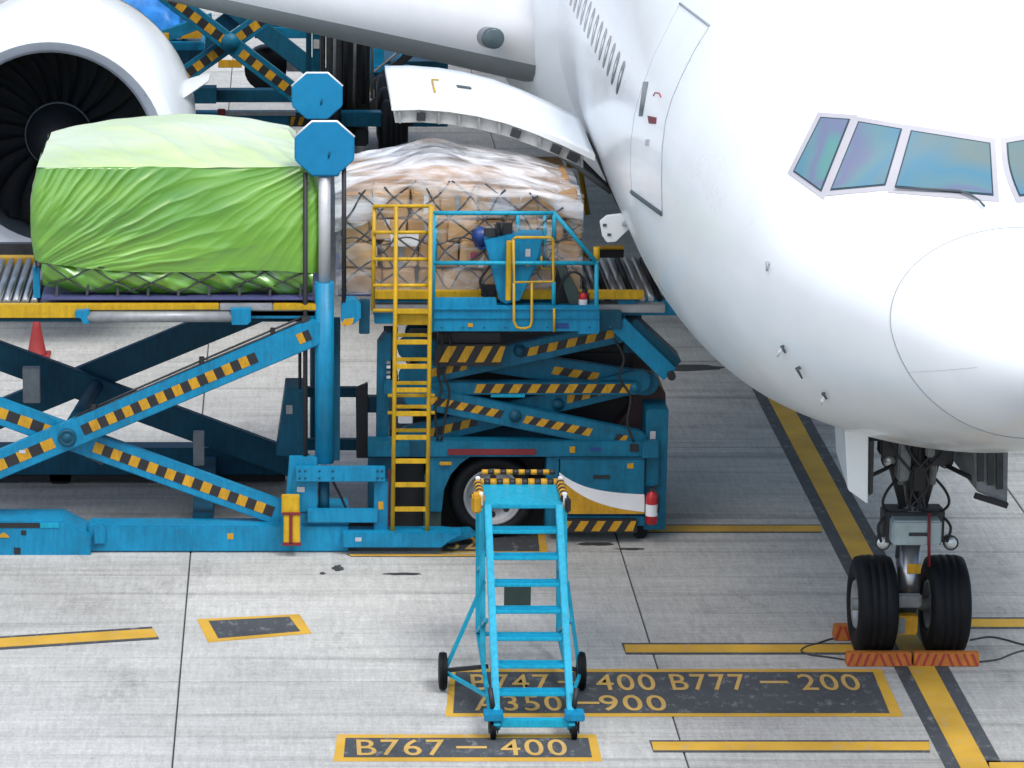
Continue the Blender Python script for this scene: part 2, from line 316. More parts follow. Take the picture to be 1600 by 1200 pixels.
    def build(s, name, mats, parent=None, bevel=0.0, fixn=True, weld=False):
        L = Vector((0, 0, 0))
        if parent is not None:
            q = parent
            while q.parent is not None: q = q.parent
            L = LOC.get(q.name, Vector((0, 0, 0)))
        me = bpy.data.meshes.new(name)
        me.from_pydata([tuple(x - L) for x in s.v], [], s.f)
        for mm in ([mats] if isinstance(mats, str) else mats): me.materials.append(M[mm])
        for p, mi, sm in zip(me.polygons, s.m, s.sm): p.material_index = mi; p.use_smooth = sm
        bm = bmesh.new(); bm.from_mesh(me)
        if weld: bmesh.ops.remove_doubles(bm, verts=bm.verts, dist=1e-4)
        if fixn: bmesh.ops.recalc_face_normals(bm, faces=bm.faces)
        if bevel:
            eds = [e for e in bm.edges if len(e.link_faces) == 2 and e.calc_face_angle(0) > R(40)]
            bmesh.ops.bevel(bm, geom=eds, offset=bevel, segments=2, affect='EDGES', clamp_overlap=True)
        bm.to_mesh(me); bm.free()
        o = bpy.data.objects.new(name, me); C.objects.link(o)
        if parent is not None: o.parent = parent
        return o
def smooth(pts, k=5):
    pts = [Vector(p) for p in pts]; out = []
    for i in range(len(pts)-1):
        a, b2, c, d = pts[max(0, i-1)], pts[i], pts[i+1], pts[min(len(pts)-1, i+2)]
        for j in range(k):
            t = j/k; out.append(.5*((2*b2) + (c-a)*t + (2*a-5*b2+4*c-d)*t*t + (3*b2-a-3*c+d)*t**3))
    return out + [pts[-1]]
def part(name, mats, parent, bevel=0.0, **k):
    class _W:                                    # with part(...) as mb:
        def __enter__(s): s.mb = MB(); return s.mb
        def __exit__(s, *a):
            if a[0] is None: s.obj = s.mb.build(name, mats, parent, bevel, **k)
    return _W()
def pbx(name, m_, parent, u0, v0, u1, v1, Y, d, bevel=0.008): return MB().pbox(u0, v0, u1, v1, Y, d).build(name, m_, parent, bevel)
def ppr(name, m_, parent, pix, Y, d, bevel=0.006): return MB().pprism(pix, Y, d).build(name, m_, parent, bevel)
def tub(name, m_, parent, pts, r, n=10): return MB().tube(pts, r, n).build(name, m_, parent)
def capsule(pa, pb, h, ends=7):                  # outline of an arm with round ends, in the XZ plane
    pa = Vector(pa); pb = Vector(pb); d = (pb - pa).normalized(); nrm = Vector((-d.z, 0, d.x)); out = []
    for c, sg in ((pb, 1), (pa, -1)):
        for i in range(ends + 1):
            t = math.pi * (0.5 - i / ends); out.append(c + d * (sg * math.cos(t) * h / 2) + nrm * (sg * math.sin(t) * h / 2))
    return out
def hazard(parent, pa, pb, w, n=10, slant=0.5, first=0, name='hazard_strip', t=0.005):   # striped tape, pa to pb, facing -Y
    pa = Vector(pa); pb = Vector(pb); d = pb - pa; L = d.length; d.normalize(); nrm = Vector((-d.z, 0, d.x))
    if nrm.z < 0: nrm = -nrm
    mb = MB(); k = slant * w
    for i in range(n):
        a0 = L * i / n; a1 = L * (i + 1) / n
        def q(a, s_): return min(max(a + s_ * k, 0), L)
        pts = [pa + d*q(a0, -.5) - nrm*w/2, pa + d*q(a1, -.5) - nrm*w/2, pa + d*q(a1, .5) + nrm*w/2, pa + d*q(a0, .5) + nrm*w/2]
        mb.prism([p + Vector((0, -t, 0)) for p in pts], (0, t - 0.001, 0), (i + first) % 2)
    return mb.build(name, ['haz_yellow', 'haz_black'], parent)
def tyre_prof(w, ro, ri):
    return [(-w*.42, ri), (-w*.5, ri+(ro-ri)*.35), (-w*.5, ri+(ro-ri)*.62), (-w*.43, ro-.04*ro), (-w*.33, ro-.008), (-w*.22, ro), (-w*.2, ro-.012), (-w*.17, ro-.012), (-w*.15, ro), (-w*.05, ro+.002), (-w*.03, ro-.012), (w*.03, ro-.012), (w*.05, ro+.002), (w*.15, ro), (w*.17, ro-.012), (w*.2, ro-.012), (w*.22, ro), (w*.33, ro-.008), (w*.43, ro-.04*ro), (w*.5, ri+(ro-ri)*.62), (w*.5, ri+(ro-ri)*.35), (w*.42, ri)]
def wheel(parent, c, axis, w, ro, ri, rim='grey_metal', name='wheel', holes=8):
    t = MB().lathe(c, axis, tyre_prof(w, ro, ri), 48, closed=True).build(name, 'rubber', parent)
    ax = Vector(axis).normalized(); c = Vector(c); mb = MB()
    for sg in (-1, 1):
        mb.lathe(c, ax * sg, [(w*.02, ri*.98), (w*.42, ri*1.02), (w*.46, ri*.97), (w*.40, ri*.9), (w*.28, ri*.82), (w*.25, ri*.5), (w*.36, ri*.36), (w*.38, ri*.2), (w*.44, ri*.17), (w*.44, 0)], 36)
    mb.build('rim', rim, t)
    if holes:
        hb = MB(); a = ax.cross(Vector((0, 0, 1)))
        if a.length < .01: a = Vector((1, 0, 0))
        a.normalize(); b2 = ax.cross(a)
        for sg in (-1, 1):
            for i in range(holes):
                th = 2*math.pi*i/holes; hb.lathe(c + ax*sg*w*.262 + (a*math.cos(th)+b2*math.sin(th))*ri*.66, ax*sg, [(-.02, ri*.11), (.012, ri*.11)], 10)
        hb.build('rim_hole', 'black', t)
    return t

# ================================================================== THE SETTING
apron = MB().add([(-600, -100, -0.06), (600, -100, -0.06), (600, 900, -0.06), (-600, 900, -0.06)], [(0, 1, 2, 3)]).build('apron', 'concrete_plain')
apron['kind'] = 'structure'; apron['label'] = 'wide grey concrete airport apron under the aircraft and loaders'
XA, XB = G(286, 1000).x, G(1014, 1000).x; SX = XB - XA; Y0, SY = 36.24, 4.735
seal = MB().add([(XA - 7*SX, 22, -0.025), (XA + 9*SX, 22, -0.025), (XA + 9*SX, 125, -0.025), (XA - 7*SX, 125, -0.025)], [(0, 1, 2, 3)]).build('joint_sealant', 'sealant', apron)
gp = 0.009; sm = MB().box((gp, gp, -0.05), (SX - gp, SY - gp, 0)).build('slab', 'concrete', apron, bevel=0.006)
first = True
for i in range(-4, 6):
    for j in range(-1, 14):
        o = sm if first else sm.copy()
        if not first: C.objects.link(o)
        first = False; o.location = (XA + i*SX, Y0 + j*SY, random.uniform(-0.001, 0.001)); o.parent = apron
# painted markings, real sheets on the concrete
def paint(name, pix, m_, lev=1, world=False):
    pts = [Vector((p[0], p[1], 0)) if world else G(*p) for p in pix]
    z = 0.003 + 0.004 * lev
    return MB().prism([Vector((p.x, p.y, 0.0015)) for p in pts], (0, 0, z), 0).build(name, m_, apron)
XL = 7.02
paint('lead_in_line_border', [(XL-.30, 26), (XL+.30, 26), (XL+.30, 74), (XL-.30, 74)], 'mark_black', 0, True)
paint('lead_in_line', [(XL-.145, 26), (XL+.145, 26), (XL+.145, 74), (XL-.145, 74)], 'mark_yellow', 1, True)
def stopline(u0, u1, v0, v1, lip=3):
    a = G(u0, v1); b = G(u1, v0)
    pts = [(u0-4, v0-lip), (u1-.4, v0-lip), (u1+1, v1+lip), (u0+3, v1+lip)]
    paint('stop_line_border', pts, 'mark_black', 0)
    paint('stop_line', [(u0, v0), (u1, v0), (u1+1, v1), (u0+3, v1)], 'mark_yellow', 1)
stopline(975, 1392, 1008, 1020); stopline(1018, 1452, 1160, 1173); stopline(1470, 1800, 968, 980)
stopline(1000, 1283, 822, 831, 2); stopline(1545, 1800, 1192, 1210); stopline(545, 770, 867, 869.5, .8)
paint('stop_line_border', [(-200, 1008), (237, 979.5), (249, 999), (-200, 1029)], 'mark_black', 0)
paint('stop_line', [(-200, 1011), (240, 983), (246, 996), (-200, 1025)], 'mark_yellow', 1)
paint('stand_box_border', [(308, 968), (468, 960), (487, 990), (325, 1004)], 'mark_yellow', 0)
paint('stand_box', [(326, 971), (452, 964.5), (469, 987), (341, 998)], 'mark_black', 1)
paint('name_box_border', [(704, 1046), (1377, 1046), (1411, 1120), (696, 1120)], 'mark_yellow', 0)
paint('name_box', [(712, 1051), (1364, 1051), (1390, 1115), (708, 1115)], 'mark_black', 1)
paint('name_box_border', [(527, 1148), (931, 1148), (941, 1190), (521, 1190)], 'mark_yellow', 0)
paint('name_box', [(540, 1154), (919, 1154), (925, 1184), (537, 1184)], 'mark_black', 1)
paint('name_box_border', [(690, 832), (851, 832), (856, 864), (688, 864)], 'mark_yellow', 0)
paint('name_box', [(693, 834), (840, 834), (843, 862), (691, 862)], 'mark_black', 1)
def letters(txt, u0, u1, vbase, vtop):
    cu = bpy.data.curves.new('lettering', 'FONT'); cu.body = txt; cu.size = 1; cu.offset = 0.006; cu.space_character = 1.12
    to = bpy.data.objects.new('tmp_text', cu); C.objects.link(to)
    dg = bpy.context.evaluated_depsgraph_get(); me = bpy.data.meshes.new_from_object(to.evaluated_get(dg))
    bpy.data.objects.remove(to)
    xs = [v.co.x for v in me.vertices]; ys = [v.co.y for v in me.vertices]; x0, x1, y0, y1 = min(xs), max(xs), min(ys), max(ys)
    a, b, c, d = G(u0, vbase), G(u1, vbase), G(u0 - 1, vtop), G(u1 - 1, vtop)
    sh = 0.0
    if txt == '-': y0, y1 = y0 - .0, y1
    for v in me.vertices:
        s_ = (v.co.x - x0) / (x1 - x0); t_ = (v.co.y - y0) / max(1e-5, (y1 - y0))
        v.co = (a.x + (b.x - a.x) * s_ , a.y + (c.y - a.y) * t_, 0.0125)
    me.materials.clear(); me.materials.append(M['mark_text'])
    o = bpy.data.objects.new('lettering', me); C.objects.link(o); o.parent = apron; return o
for args in (('B747', 738, 862, 1080, 1055), ('-', 872, 915, 1069, 1065.5), ('400', 934, 1027, 1080, 1055), ('B777', 1052, 1170, 1080, 1055), ('-', 1188, 1232, 1069, 1065.5), ('200', 1254, 1348, 1080, 1055),
             ('A350', 742, 880, 1112, 1088), ('-', 892, 937, 1101.5, 1098), ('900', 940, 1044, 1112, 1088),
             ('B767', 558, 697, 1182, 1157), ('-', 713, 761, 1171, 1167.5), ('400', 784, 888, 1182, 1157), ('32', 700, 748, 860, 839)):
    letters(*args)
def blob(u, v, ru, rv, seed):
    rnd = random.Random(seed); c = G(u, v); pts = []
    for i in range(22):
        t = 2*math.pi*i/22; k = rnd.uniform(.75, 1.1); pts.append((u + ru*k*math.cos(t), v + rv*k*math.sin(t)))
    paint('oil_stain', pts, 'stain', -0.4)
blob(528, 888, 10, 5, 1); blob(985, 858, 24, 2, 10); blob(504, 896, 5, 2, 2); blob(630, 897, 32, 2.2, 3); blob(1080, 575, 60, 5, 4); blob(930, 850, 30, 3, 5)

# ================================================================== THE AIRPLANE
XG, YG = 7.036, 37.27
NY = YG - 5.9
plane = thing('airplane', 'white twin-engine passenger jet filling the right side, nose towards the camera', 'airplane', (XG, YG, 0))
T = np.array([[0,0,4.74,4.74,4.74],[.03,.19,4.92,4.57,4.74],[.1,.36,5.05,4.41,4.74],[.3,.66,5.27,4.17,4.75],[.6,.95,5.46,3.95,4.77],[1,1.23,5.63,3.75,4.79],[1.5,1.53,5.79,3.56,4.82],[2,1.80,5.93,3.40,4.86],
[2.5,2.04,6.14,3.25,4.90],[3,2.26,6.57,3.12,4.95],[3.5,2.45,6.93,3.0,5.0],[4,2.62,7.22,2.89,5.04],[5,2.87,7.63,2.70,5.11],[6,3.04,7.92,2.55,5.17],[7,3.14,8.13,2.44,5.22],[8,3.19,8.28,2.35,5.25],
[9,3.21,8.37,2.28,5.28],[10,3.22,8.42,2.23,5.3],[11,3.22,8.44,2.2,5.3],[58,3.22,8.44,2.2,5.3],[64,2.9,8.44,3.0,5.6],[72,1.6,8.3,5.2,6.7],[78,.3,7.6,7.0,7.3]])
from math import copysign
_d = np.zeros_like(T)                             # smooth (monotone) tangents per column
for c_ in range(1, 5):
    h = np.diff(T[:, 0]); dl = np.diff(T[:, c_]) / h; dd = np.zeros(len(T)); dd[0] = dl[0]; dd[-1] = dl[-1]
    for i in range(1, len(T)-1):
        if dl[i-1]*dl[i] > 0: w1 = 2*h[i]+h[i-1]; w2 = h[i]+2*h[i-1]; dd[i] = (w1+w2)/(w1/dl[i-1]+w2/dl[i])
    _d[:, c_] = dd
def sec(s):
    if s <= T[0, 0]: return T[0, 1:]
    if s <= 0.03: # blunt tip
        k = math.sqrt(s/0.03); return T[0, 1:]*(1-k) + T[1, 1:]*k
    i = min(max(int(np.searchsorted(T[:, 0], s)) - 1, 0), len(T)-2); h = T[i+1, 0]-T[i, 0]; t = (s-T[i, 0])/h
    return (2*t**3-3*t**2+1)*T[i, 1:] + (t**3-2*t**2+t)*h*_d[i, 1:] + (-2*t**3+3*t**2)*T[i+1, 1:] + (t**3-t**2)*h*_d[i+1, 1:]
def lown(s): return 2.0 + 0.22*max(0, 1-abs(s-5.5)/4.5)
def fp(s, a):                                    # point on the skin; a = 0 at left side, pi/2 top
    w, zt, zb, zc = sec(s); sa, ca = math.sin(a), math.cos(a); n_ = 2.0 if sa > 0 else lown(s)
    x = copysign(abs(ca)**(2/n_), ca); z = copysign(abs(sa)**(2/n_), sa)
    return Vector((XG - w*x, NY + s, zc + z*((zt-zc) if sa > 0 else (zc-zb))))
def fimp(p):
    s = p.y - NY
    if s <= 0: return 1.0 + (-s)
    w, zt, zb, zc = sec(s); n_ = 2.0 if p.z > zc else lown(s); hgt = (zt-zc) if p.z > zc else (zc-zb)
    return (abs(p.x-XG)/max(w, 1e-3))**n_ + (abs(p.z-zc)/max(hgt, 1e-3))**n_ - 1
def hit(u, v, off=0.0):
    r = ray(u, v); o = Vector((0, 0, CAMH)); t = 29.0 / r.y; prev = t; ok = False
    while t < 75 / r.y:
        if fimp(o + r*t) < 0: ok = True; break
        prev = t; t += 0.05
    if not ok: raise ValueError((u, v))
    for _ in range(24):
        mdl = (prev+t)/2
        if fimp(o + r*mdl) < 0: t = mdl
        else: prev = mdl
    p = o + r*t; e_ = 1e-3
    nn = Vector([(fimp(p+Vector(d)) - fimp(p-Vector(d))) for d in ((e_, 0, 0), (0, e_, 0), (0, 0, e_))]).normalized()
    return p + nn*off
def norm_at(p):
    e_ = 1e-3; return Vector([(fimp(p+Vector(d)) - fimp(p-Vector(d))) for d in ((e_, 0, 0), (0, e_, 0), (0, 0, e_))]).normalized()
mir = lambda p: Vector((2*XG - p.x, p.y, p.z))
# fuselage skin behind the radome joint, radome in front of it (joint leans back at the top)
def sj(z): return 1.0 + (z - 4.7) * 0.42
NA = 112
def ring(sf): return [fp(sf(a) if callable(sf) else sf, a) for a in [2*math.pi*i/NA for i in range(NA)]]
def joint_s(a):
    s = 1.0
    for _ in range(12): s = sj(fp(max(s, .02), a).z)
    return s
ja = [joint_s(2*math.pi*i/NA) for i in range(NA)]
def loft(mb, rings, closed_tip=None):
    k = len(mb.v)
    for r_ in rings: mb.v += r_
    for i in range(len(rings)-1):
        for j in range(NA):
            mb.f.append([k+i*NA+j, k+i*NA+(j+1) % NA, k+(i+1)*NA+(j+1) % NA, k+(i+1)*NA+j]); mb.m.append(0); mb.sm.append(True)
mb = MB(); rings = []
for t in [0.004, .02, .05, .1, .17, .26, .37, .5, .64, .78, .9, 1.0]:
    rings.append([fp(ja[i]*t, 2*math.pi*i/NA) for i in range(NA)])
loft(mb, rings); mb.f.append(list(range(NA))); mb.m.append(0); mb.sm.append(True)
mb.build('radome', 'white', plane)
mb = MB(); rings = []
for t in np.linspace(0, 1, 12): rings.append([fp(ja[i] + (3.0-ja[i])*t, 2*math.pi*i/NA) for i in range(NA)])
for s in list(np.arange(3.2, 12, .2)) + list(np.arange(12, 58, 2)) + [58, 60, 62, 64, 67, 70, 73, 76, 78]: rings.append([fp(s, 2*math.pi*i/NA) for i in range(NA)])
loft(mb, rings); mb.build('fuselage', 'white', plane)
mb = MB().tube([fp(ja[i], 2*math.pi*i/NA) for i in range(NA)], 0.007, 6, closed=True); mb.build('radome_joint', 'seam', plane)
# panel joints on the skin
for path in ([(1418, 582), (1470, 579), (1535, 573)], [(1430, 420), (1480, 455), (1540, 500)]):
    pts = []
    for (a, b2) in zip(path[:-1], path[1:]):
        for k in range(8): pts.append(hit(a[0]+(b2[0]-a[0])*k/8, a[1]+(b2[1]-a[1])*k/8, 0.0))
    MB().tube(pts, 0.0016, 5).build('panel_joint', 'white_trim', plane)
def quadpix(c4, u, v):
    (a, b2, c, d) = c4                           # TL TR BR BL
    return ((a[0]*(1-u)+b2[0]*u)*(1-v)+(d[0]*(1-u)+c[0]*u)*v, (a[1]*(1-u)+b2[1]*u)*(1-v)+(d[1]*(1-u)+c[1]*u)*v)
def grow(c4, k):
    cx = sum(p[0] for p in c4)/4; cy = sum(p[1] for p in c4)/4; out = []
    for i in range(4):
        p0, p1, p2 = Vector(c4[i-1]), Vector(c4[i]), Vector(c4[(i+1) % 4])
        d1 = (p1-p0).normalized(); d2 = (p2-p1).normalized(); n1 = Vector((d1.y, -d1.x)); n2 = Vector((d2.y, -d2.x))
        bis = (n1+n2).normalized(); out.append(tuple(p1 + bis*(k/max(.35, bis.dot(n1)))))
    return out
def patch(c4, off, nu=10, nv=8, skirt=0.05, mirror=False):
    pts = [[hit(*quadpix(c4, i/nu, j/nv), off) for j in range(nv+1)] for i in range(nu+1)]
    if mirror: pts = [[mir(p) for p in r_] for r_ in pts]
    mb = MB(); mb.grid(lambda u, v: pts[round(u*nu)][round(v*nv)], nu, nv)
    rim = [pts[i][0] for i in range(nu+1)] + [pts[nu][j] for j in range(1, nv+1)] + [pts[i][nv] for i in range(nu-1, -1, -1)] + [pts[0][j] for j in range(nv-1, 0, -1)]
    inn = [p - norm_at(p)*skirt for p in rim]; N = len(rim)
    mb.add(rim + inn, [(i, (i+1) % N, (i+1) % N + N, i + N) for i in range(N)])
    return mb
panes = [[(1284,186),(1326,189),(1283,297),(1243,268)], [(1343,193),(1407,204),(1382,289),(1301,296)], [(1425,207),(1545,226),(1550,305),(1401,292)]]
for c40 in panes:
    for mr_ in (False, True):
        c4 = c40 if not (mr_ and c40 is panes[2]) else [(1425,207),(1546,226),(1563,306),(1401,292)]
        fr = patch(grow(c4, 9.5 if c40 is not panes[2] else 10.5), 0.008, mirror=mr_).build('cockpit_window_frame', 'white_trim', plane)
        patch(grow(c4, 2.2), 0.014, mirror=mr_).build('gasket', 'gasket', fr)
        patch(c4, 0.020, mirror=mr_).build('pane', 'cockpit_glass', fr)
for mr_ in (False, True):
    pts = [hit(*p, 0.035) for p in [(1400, 297), (1450, 300), (1500, 303), (1518, 310), (1530, 318), (1538, 327)]]
    if mr_: pts = [mir(p) for p in pts]
    MB().tube(pts, [0.010, 0.014, 0.014, 0.012, 0.010, 0.012], 6).build('wiper', 'seam_dark', plane)
# front left entry door
door_c = [(1063, 6), (1109, 41), (1035, 334), (988, 300)]
Lp = [(1063,6),(1046,40),(1022,88),(1003,140),(992,180),(987,220),(986,260),(988,300)]
Rp = [(1109,41),(1086,78),(1066,118),(1050,155),(1040,190),(1035,230),(1034,280),(1035,334)]
def pl(path, t):
    k = t*(len(path)-1); i = min(int(k), len(path)-2); f = k-i; return (path[i][0]*(1-f)+path[i+1][0]*f, path[i][1]*(1-f)+path[i+1][1]*f)
def dpt(u, v, off=0):
    a = pl(Lp, v); b2 = pl(Rp, v); return hit(a[0]*(1-u)+b2[0]*u, a[1]*(1-u)+b2[1]*u, off)
DG = [[dpt(i/8, j/28, 0.006) for j in range(29)] for i in range(9)]
ed = MB().grid(lambda u, v: DG[round(u*8)][round(v*28)], 8, 28).build('entry_door', 'white', plane)
MB().tube([dpt(0, j/28, 0.004) for j in range(29)], 0.006, 5).build('door_seam', 'seam', ed)
MB().tube([dpt(1, j/28, 0.004) for j in range(29)], 0.005, 5).build('door_seam', 'seam', ed)
MB().tube([dpt(i/8, 0, 0.004) for i in range(9)] , 0.016, 6).build('door_seam', 'seam', ed)
MB().tube([dpt(i/8, 1, 0.004) for i in range(9)], 0.028, 6).build('door_sill', 'seam_dark', ed)
patch([(1006,128),(1014,128),(1005,182),(999,182)], 0.012, 3, 8).build('door_window', 'cabin_glass', ed)
patch([(1013,181),(1027,184),(1026,194),(1015,193)], 0.012, 3, 3).build('door_placard', 'dark_red', ed)
MB().tube([hit(*p, 0.01) for p in [(1022,150),(1025,145),(1031,146),(1034,152)]], 0.007, 5).build('door_arrow', 'red', ed)
patch([(1010,218),(1016,218),(1015,228),(1009,228)], 0.010, 2, 2).build('door_handle', 'white_trim', ed)
# cabin windows, one row along the left side
w0 = hit(969, 121); aw = math.asin(min(1, (w0.z - sec(w0.y-NY)[3])/(sec(w0.y-NY)[1]-sec(w0.y-NY)[3])))
for k in range(24):
    s = w0.y - NY + k*0.56; c = fp(s, aw); mb = MB(); ring_ = []
    for i in range(14):
        t = 2*math.pi*i/14; cx = copysign(abs(math.cos(t))**.7, math.cos(t))*.125; cz = copysign(abs(math.sin(t))**.7, math.sin(t))*.19/2.95
        p = fp(s+cx, aw+cz); ring_.append(p + norm_at(p)*.004)
    mb.add(ring_, [list(range(14))]); fr = mb.build('cabin_window', 'cabin_glass', plane)
# forward cargo door, open outwards, with ribbed inner side
NEARY, FARY = 43.0, 45.35
near = [P(u, v, NEARY) for u, v in ((612,164),(655,163),(700,166),(745,173),(790,184),(835,200),(880,219),(930,243))]
def cd(t, yy, off=0):
    k = t*(len(near)-1); i = min(int(k), len(near)-2); f = k-i; p = near[i].lerp(near[i+1], f)
    return Vector((p.x - 0.02*(yy), NEARY + (FARY-NEARY)*yy, p.z + 0.10*yy*(1 - .3*t) + off))
mb = MB(); mb.grid(lambda u, v: cd(u, v), 28, 8); mb.grid(lambda u, v: cd(u, v, -0.07), 28, 8, flip=True)
for v in (0, 1): mb.grid(lambda a, b2: cd(a, v, -0.07*b2), 28, 1, smooth=False)
for u in (0, 1): mb.grid(lambda a, b2: cd(u, a, -0.07*b2), 8, 1, smooth=False)
cdo = mb.build('cargo_door', 'white', plane, weld=True)
ln = MB(); ln.grid(lambda u, v: cd(.02 + .93*u, .03 + .94*v, -.075), 28, 8); ln.grid(lambda u, v: cd(.02 + .93*u, .03 + .94*v, -.24), 28, 8)
for v in (.03, .97): ln.grid(lambda a, b2: cd(.02 + .93*a, v, -.075 - .165*b2), 28, 1, smooth=False)
for u in (.02, .95): ln.grid(lambda a, b2: cd(u, .03 + .94*a, -.075 - .165*b2), 8, 1, smooth=False)
ln.build('inner_liner', 'inner_liner', cdo, weld=True)
for i in range(10):
    t = .04 + i*.1; MB().bar(cd(t, .015, -.08), cd(t+.004, .015, -.235), .03, .05, (0, 1, 0)).build('rib', 'grey_metal', cdo)
for t in (.13, .60, .80, .88): MB().bar(cd(t, .0, -.15), cd(t+.045, .0, -.15), .05, .10).build('latch', 'dark_steel', cdo)
MB().bar(cd(.36, .55, .012), cd(.43, .56, .012), .12, .016).build('grab_handle', 'seam_dark', cdo)
MB().tube([cd(.235, .3, .02), cd(.235, .62, .02), cd(.27, .62, .02)], .012, 5).build('hold_hook', 'yellow', cdo)
for yy in (.12, .88): MB().tube([cd(.75, yy, -.15), P(955, 300, NEARY + (FARY-NEARY)*yy)], .04, 8).build('door_actuator', 'grey_metal', cdo)
# dark hold opening behind the bridge
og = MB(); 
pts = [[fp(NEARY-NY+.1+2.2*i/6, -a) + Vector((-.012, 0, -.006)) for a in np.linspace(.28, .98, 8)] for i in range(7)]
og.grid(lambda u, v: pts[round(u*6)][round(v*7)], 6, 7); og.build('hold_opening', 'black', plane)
# little open service panel above the bridge
sp = [(937,346),(948,337),(972,334),(981,345),(983,358),(962,378),(948,379),(941,368)]
svc = MB().pprism(sp, 41.35, .05).build('service_panel', 'white', plane, .008)
for (u, v) in ((944, 352), (951, 367)): MB().pbox(u-2, v-2, u+4, v+2, 41.335, .012).build('panel_latch', 'seam_dark', svc)
tub('panel_arm', 'white_trim', svc, [P(975, 350, 41.37), hit(1000, 352) + Vector((.05, .1, 0))], .03)
# probes on the nose
def probe(u, v, du, dv, dark, size=1.0):
    p = hit(u, v); nn = norm_at(p); q = hit(u+du, v+dv); d = (q-p).normalized()
    mb = MB(); mb.tube([p - nn*.02, p + nn*.07*size], [.05*size, .018*size], 8); mb.tube([p + nn*.07*size - d*.02, p + nn*.08*size + d*.22*size], [.018, .010], 7)
    mb.build('air_probe', dark, plane)
probe(1202, 412, 0, 8, 'seam', .35); probe(1224, 546, -6, 14, 'white_paint', .6); probe(1225, 541, 3, 5, 'seam_dark', .3); probe(1250, 574, 6, 10, 'seam_dark', .5); probe(1290, 620, -5, 14, 'white_paint', .7); probe(1289, 614, 3, 4, 'seam_dark', .3)
# left wing, swept, with its light
def wing_sec(X):
    t = 3.9 - X; le = 49.6 + t*.66; ch = max(3.2, 13.8 - t*.62); z = 4.72 + t*.105; th = max(.35, 2.0 - t*.085)
    out = []
    prof = [(0,0),(.004,.13),(.015,.22),(.04,.33),(.1,.46),(.2,.56),(.35,.58),(.55,.48),(.75,.29),(1,.02),(1,-.02),(.75,-.16),(.55,-.32),(.35,-.42),(.2,-.42),(.1,-.36),(.04,-.28),(.015,-.2),(.004,-.12)]
    return [Vector((X, le + c*ch, z + k*th)) for c, k in prof]
def wing(sign):
    mb = MB(); xs = [5.2, 4.4, 3.9, 3.4, 2.8, 2.2, 1.5, .5, -1, -3.5, -7, -12, -18, -24]; N = 19
    for X in xs: mb.v += [p if sign > 0 else mir(p) for p in wing_sec(X)]
    for i in range(len(xs)-1):
        for j in range(N):
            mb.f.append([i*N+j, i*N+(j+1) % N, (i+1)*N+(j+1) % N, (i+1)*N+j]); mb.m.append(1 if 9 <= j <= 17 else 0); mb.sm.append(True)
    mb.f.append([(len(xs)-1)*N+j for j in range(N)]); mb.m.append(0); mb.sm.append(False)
    return mb.build('wing', ['wing_grey', 'wing_under_shade'], plane)
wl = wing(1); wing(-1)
# wing-to-body fairing
def fair(sg):
    def fn(a, b2):
        s = 17.2 + a*24; k = math.sin(math.pi*min(1, max(0, a)))**.5; th = -1.45 + b2*1.75
        bul = .95*k*math.exp(-((b2-.55)/.42)**2)
        p = fp(s, th); nn = Vector((math.cos(th)*-1, 0, math.sin(th))); p = p + nn*(bul - .03)
        return p if sg > 0 else mir(p)
    MB().grid(fn, 30, 18).build('wing_fairing', 'white', plane)
fair(1); fair(-1)
lp = P(772, 60, 49.58)
MB().lathe(lp, (0.15, -1, .12), [(-.5, .15), (.0, .15), (.015, .13), (.02, 0)], 24).build('landing_light', 'cabin_glass', plane)
# left engine
EC = Vector((-3.42, 51.0, 2.98)); EA = Vector((0.02, 1, 0.035)).normalized()
nprof = [(.75, 1.50), (.35, 1.49), (.12, 1.52), (.02, 1.60), (-.02, 1.68), (.0, 1.76), (.10, 1.86), (.35, 1.95), (.8, 2.02), (1.6, 2.06), (2.6, 2.02), (3.6, 1.86), (4.4, 1.62), (4.4, 1.5)]
eng = MB().lathe(EC, EA, nprof[6:], 72, cap=False).build('engine_nacelle', 'white', plane)
MB().lathe(EC, EA, [(-.012, 1.70), (.0, 1.76), (.10, 1.862), (.16, 1.885)], 72, cap=False).build('inlet_lip', 'white', eng)
MB().lathe(EC, EA, [(.75, 1.50), (.35, 1.49), (.12, 1.52), (.02, 1.60), (-.012, 1.70)], 72, cap=False).build('inlet_ring', 'lip_metal', eng)
MB().lathe(EC, EA, [(2.2, 1.52), (.75, 1.50)], 72, cap=False).build('inlet_duct', 'inlet_dark', eng)
MB().lathe(EC, EA, [(1.75, 1.52), (1.75, .05)], 72, cap=False).build('fan_backing', 'black', eng)
ex = EA.cross(Vector((0, 0, 1))).normalized(); ez = ex.cross(EA)
bl = MB(); 
for r_, sw, wd in [(.0, 0, 0)]: pass
def blade(k, parent):
    th = 2*math.pi*k/22; mb = MB(); rows = []
    for i in range(6):
        r_ = .5 + (1.47-.5)*i/5; tw = th + .22*(i/5)**2; hw = .09 + .06*math.sin(i/5*math.pi*.7)
        rad = ex*math.cos(tw) + ez*math.sin(tw); tan = -ex*math.sin(tw) + ez*math.cos(tw)
        c = EC + EA*1.45 + rad*r_; d = (tan*math.cos(.9) + EA*math.sin(.9))
        rows.append((c - d*hw, c + d*hw))
    vs_ = [p for r2 in rows for p in r2]
    mb.add(vs_, [(2*i, 2*i+1, 2*i+3, 2*i+2) for i in range(5)], smooth=True); return mb.build('fan_blade', 'fan_blade', parent)
for k in range(22): blade(k, eng)
MB().lathe(EC, EA, [(.72, 0), (.75, .06), (.9, .22), (1.15, .40), (1.4, .50), (1.5, .52)], 36).build('spinner', 'fan_blade', eng)
MB().lathe(EC, EA, [(1.36, .495), (1.37, .515), (1.39, .52), (1.41, .515), (1.42, .5)], 40, cap=False).build('spinner_ring', 'seam_dark', eng)
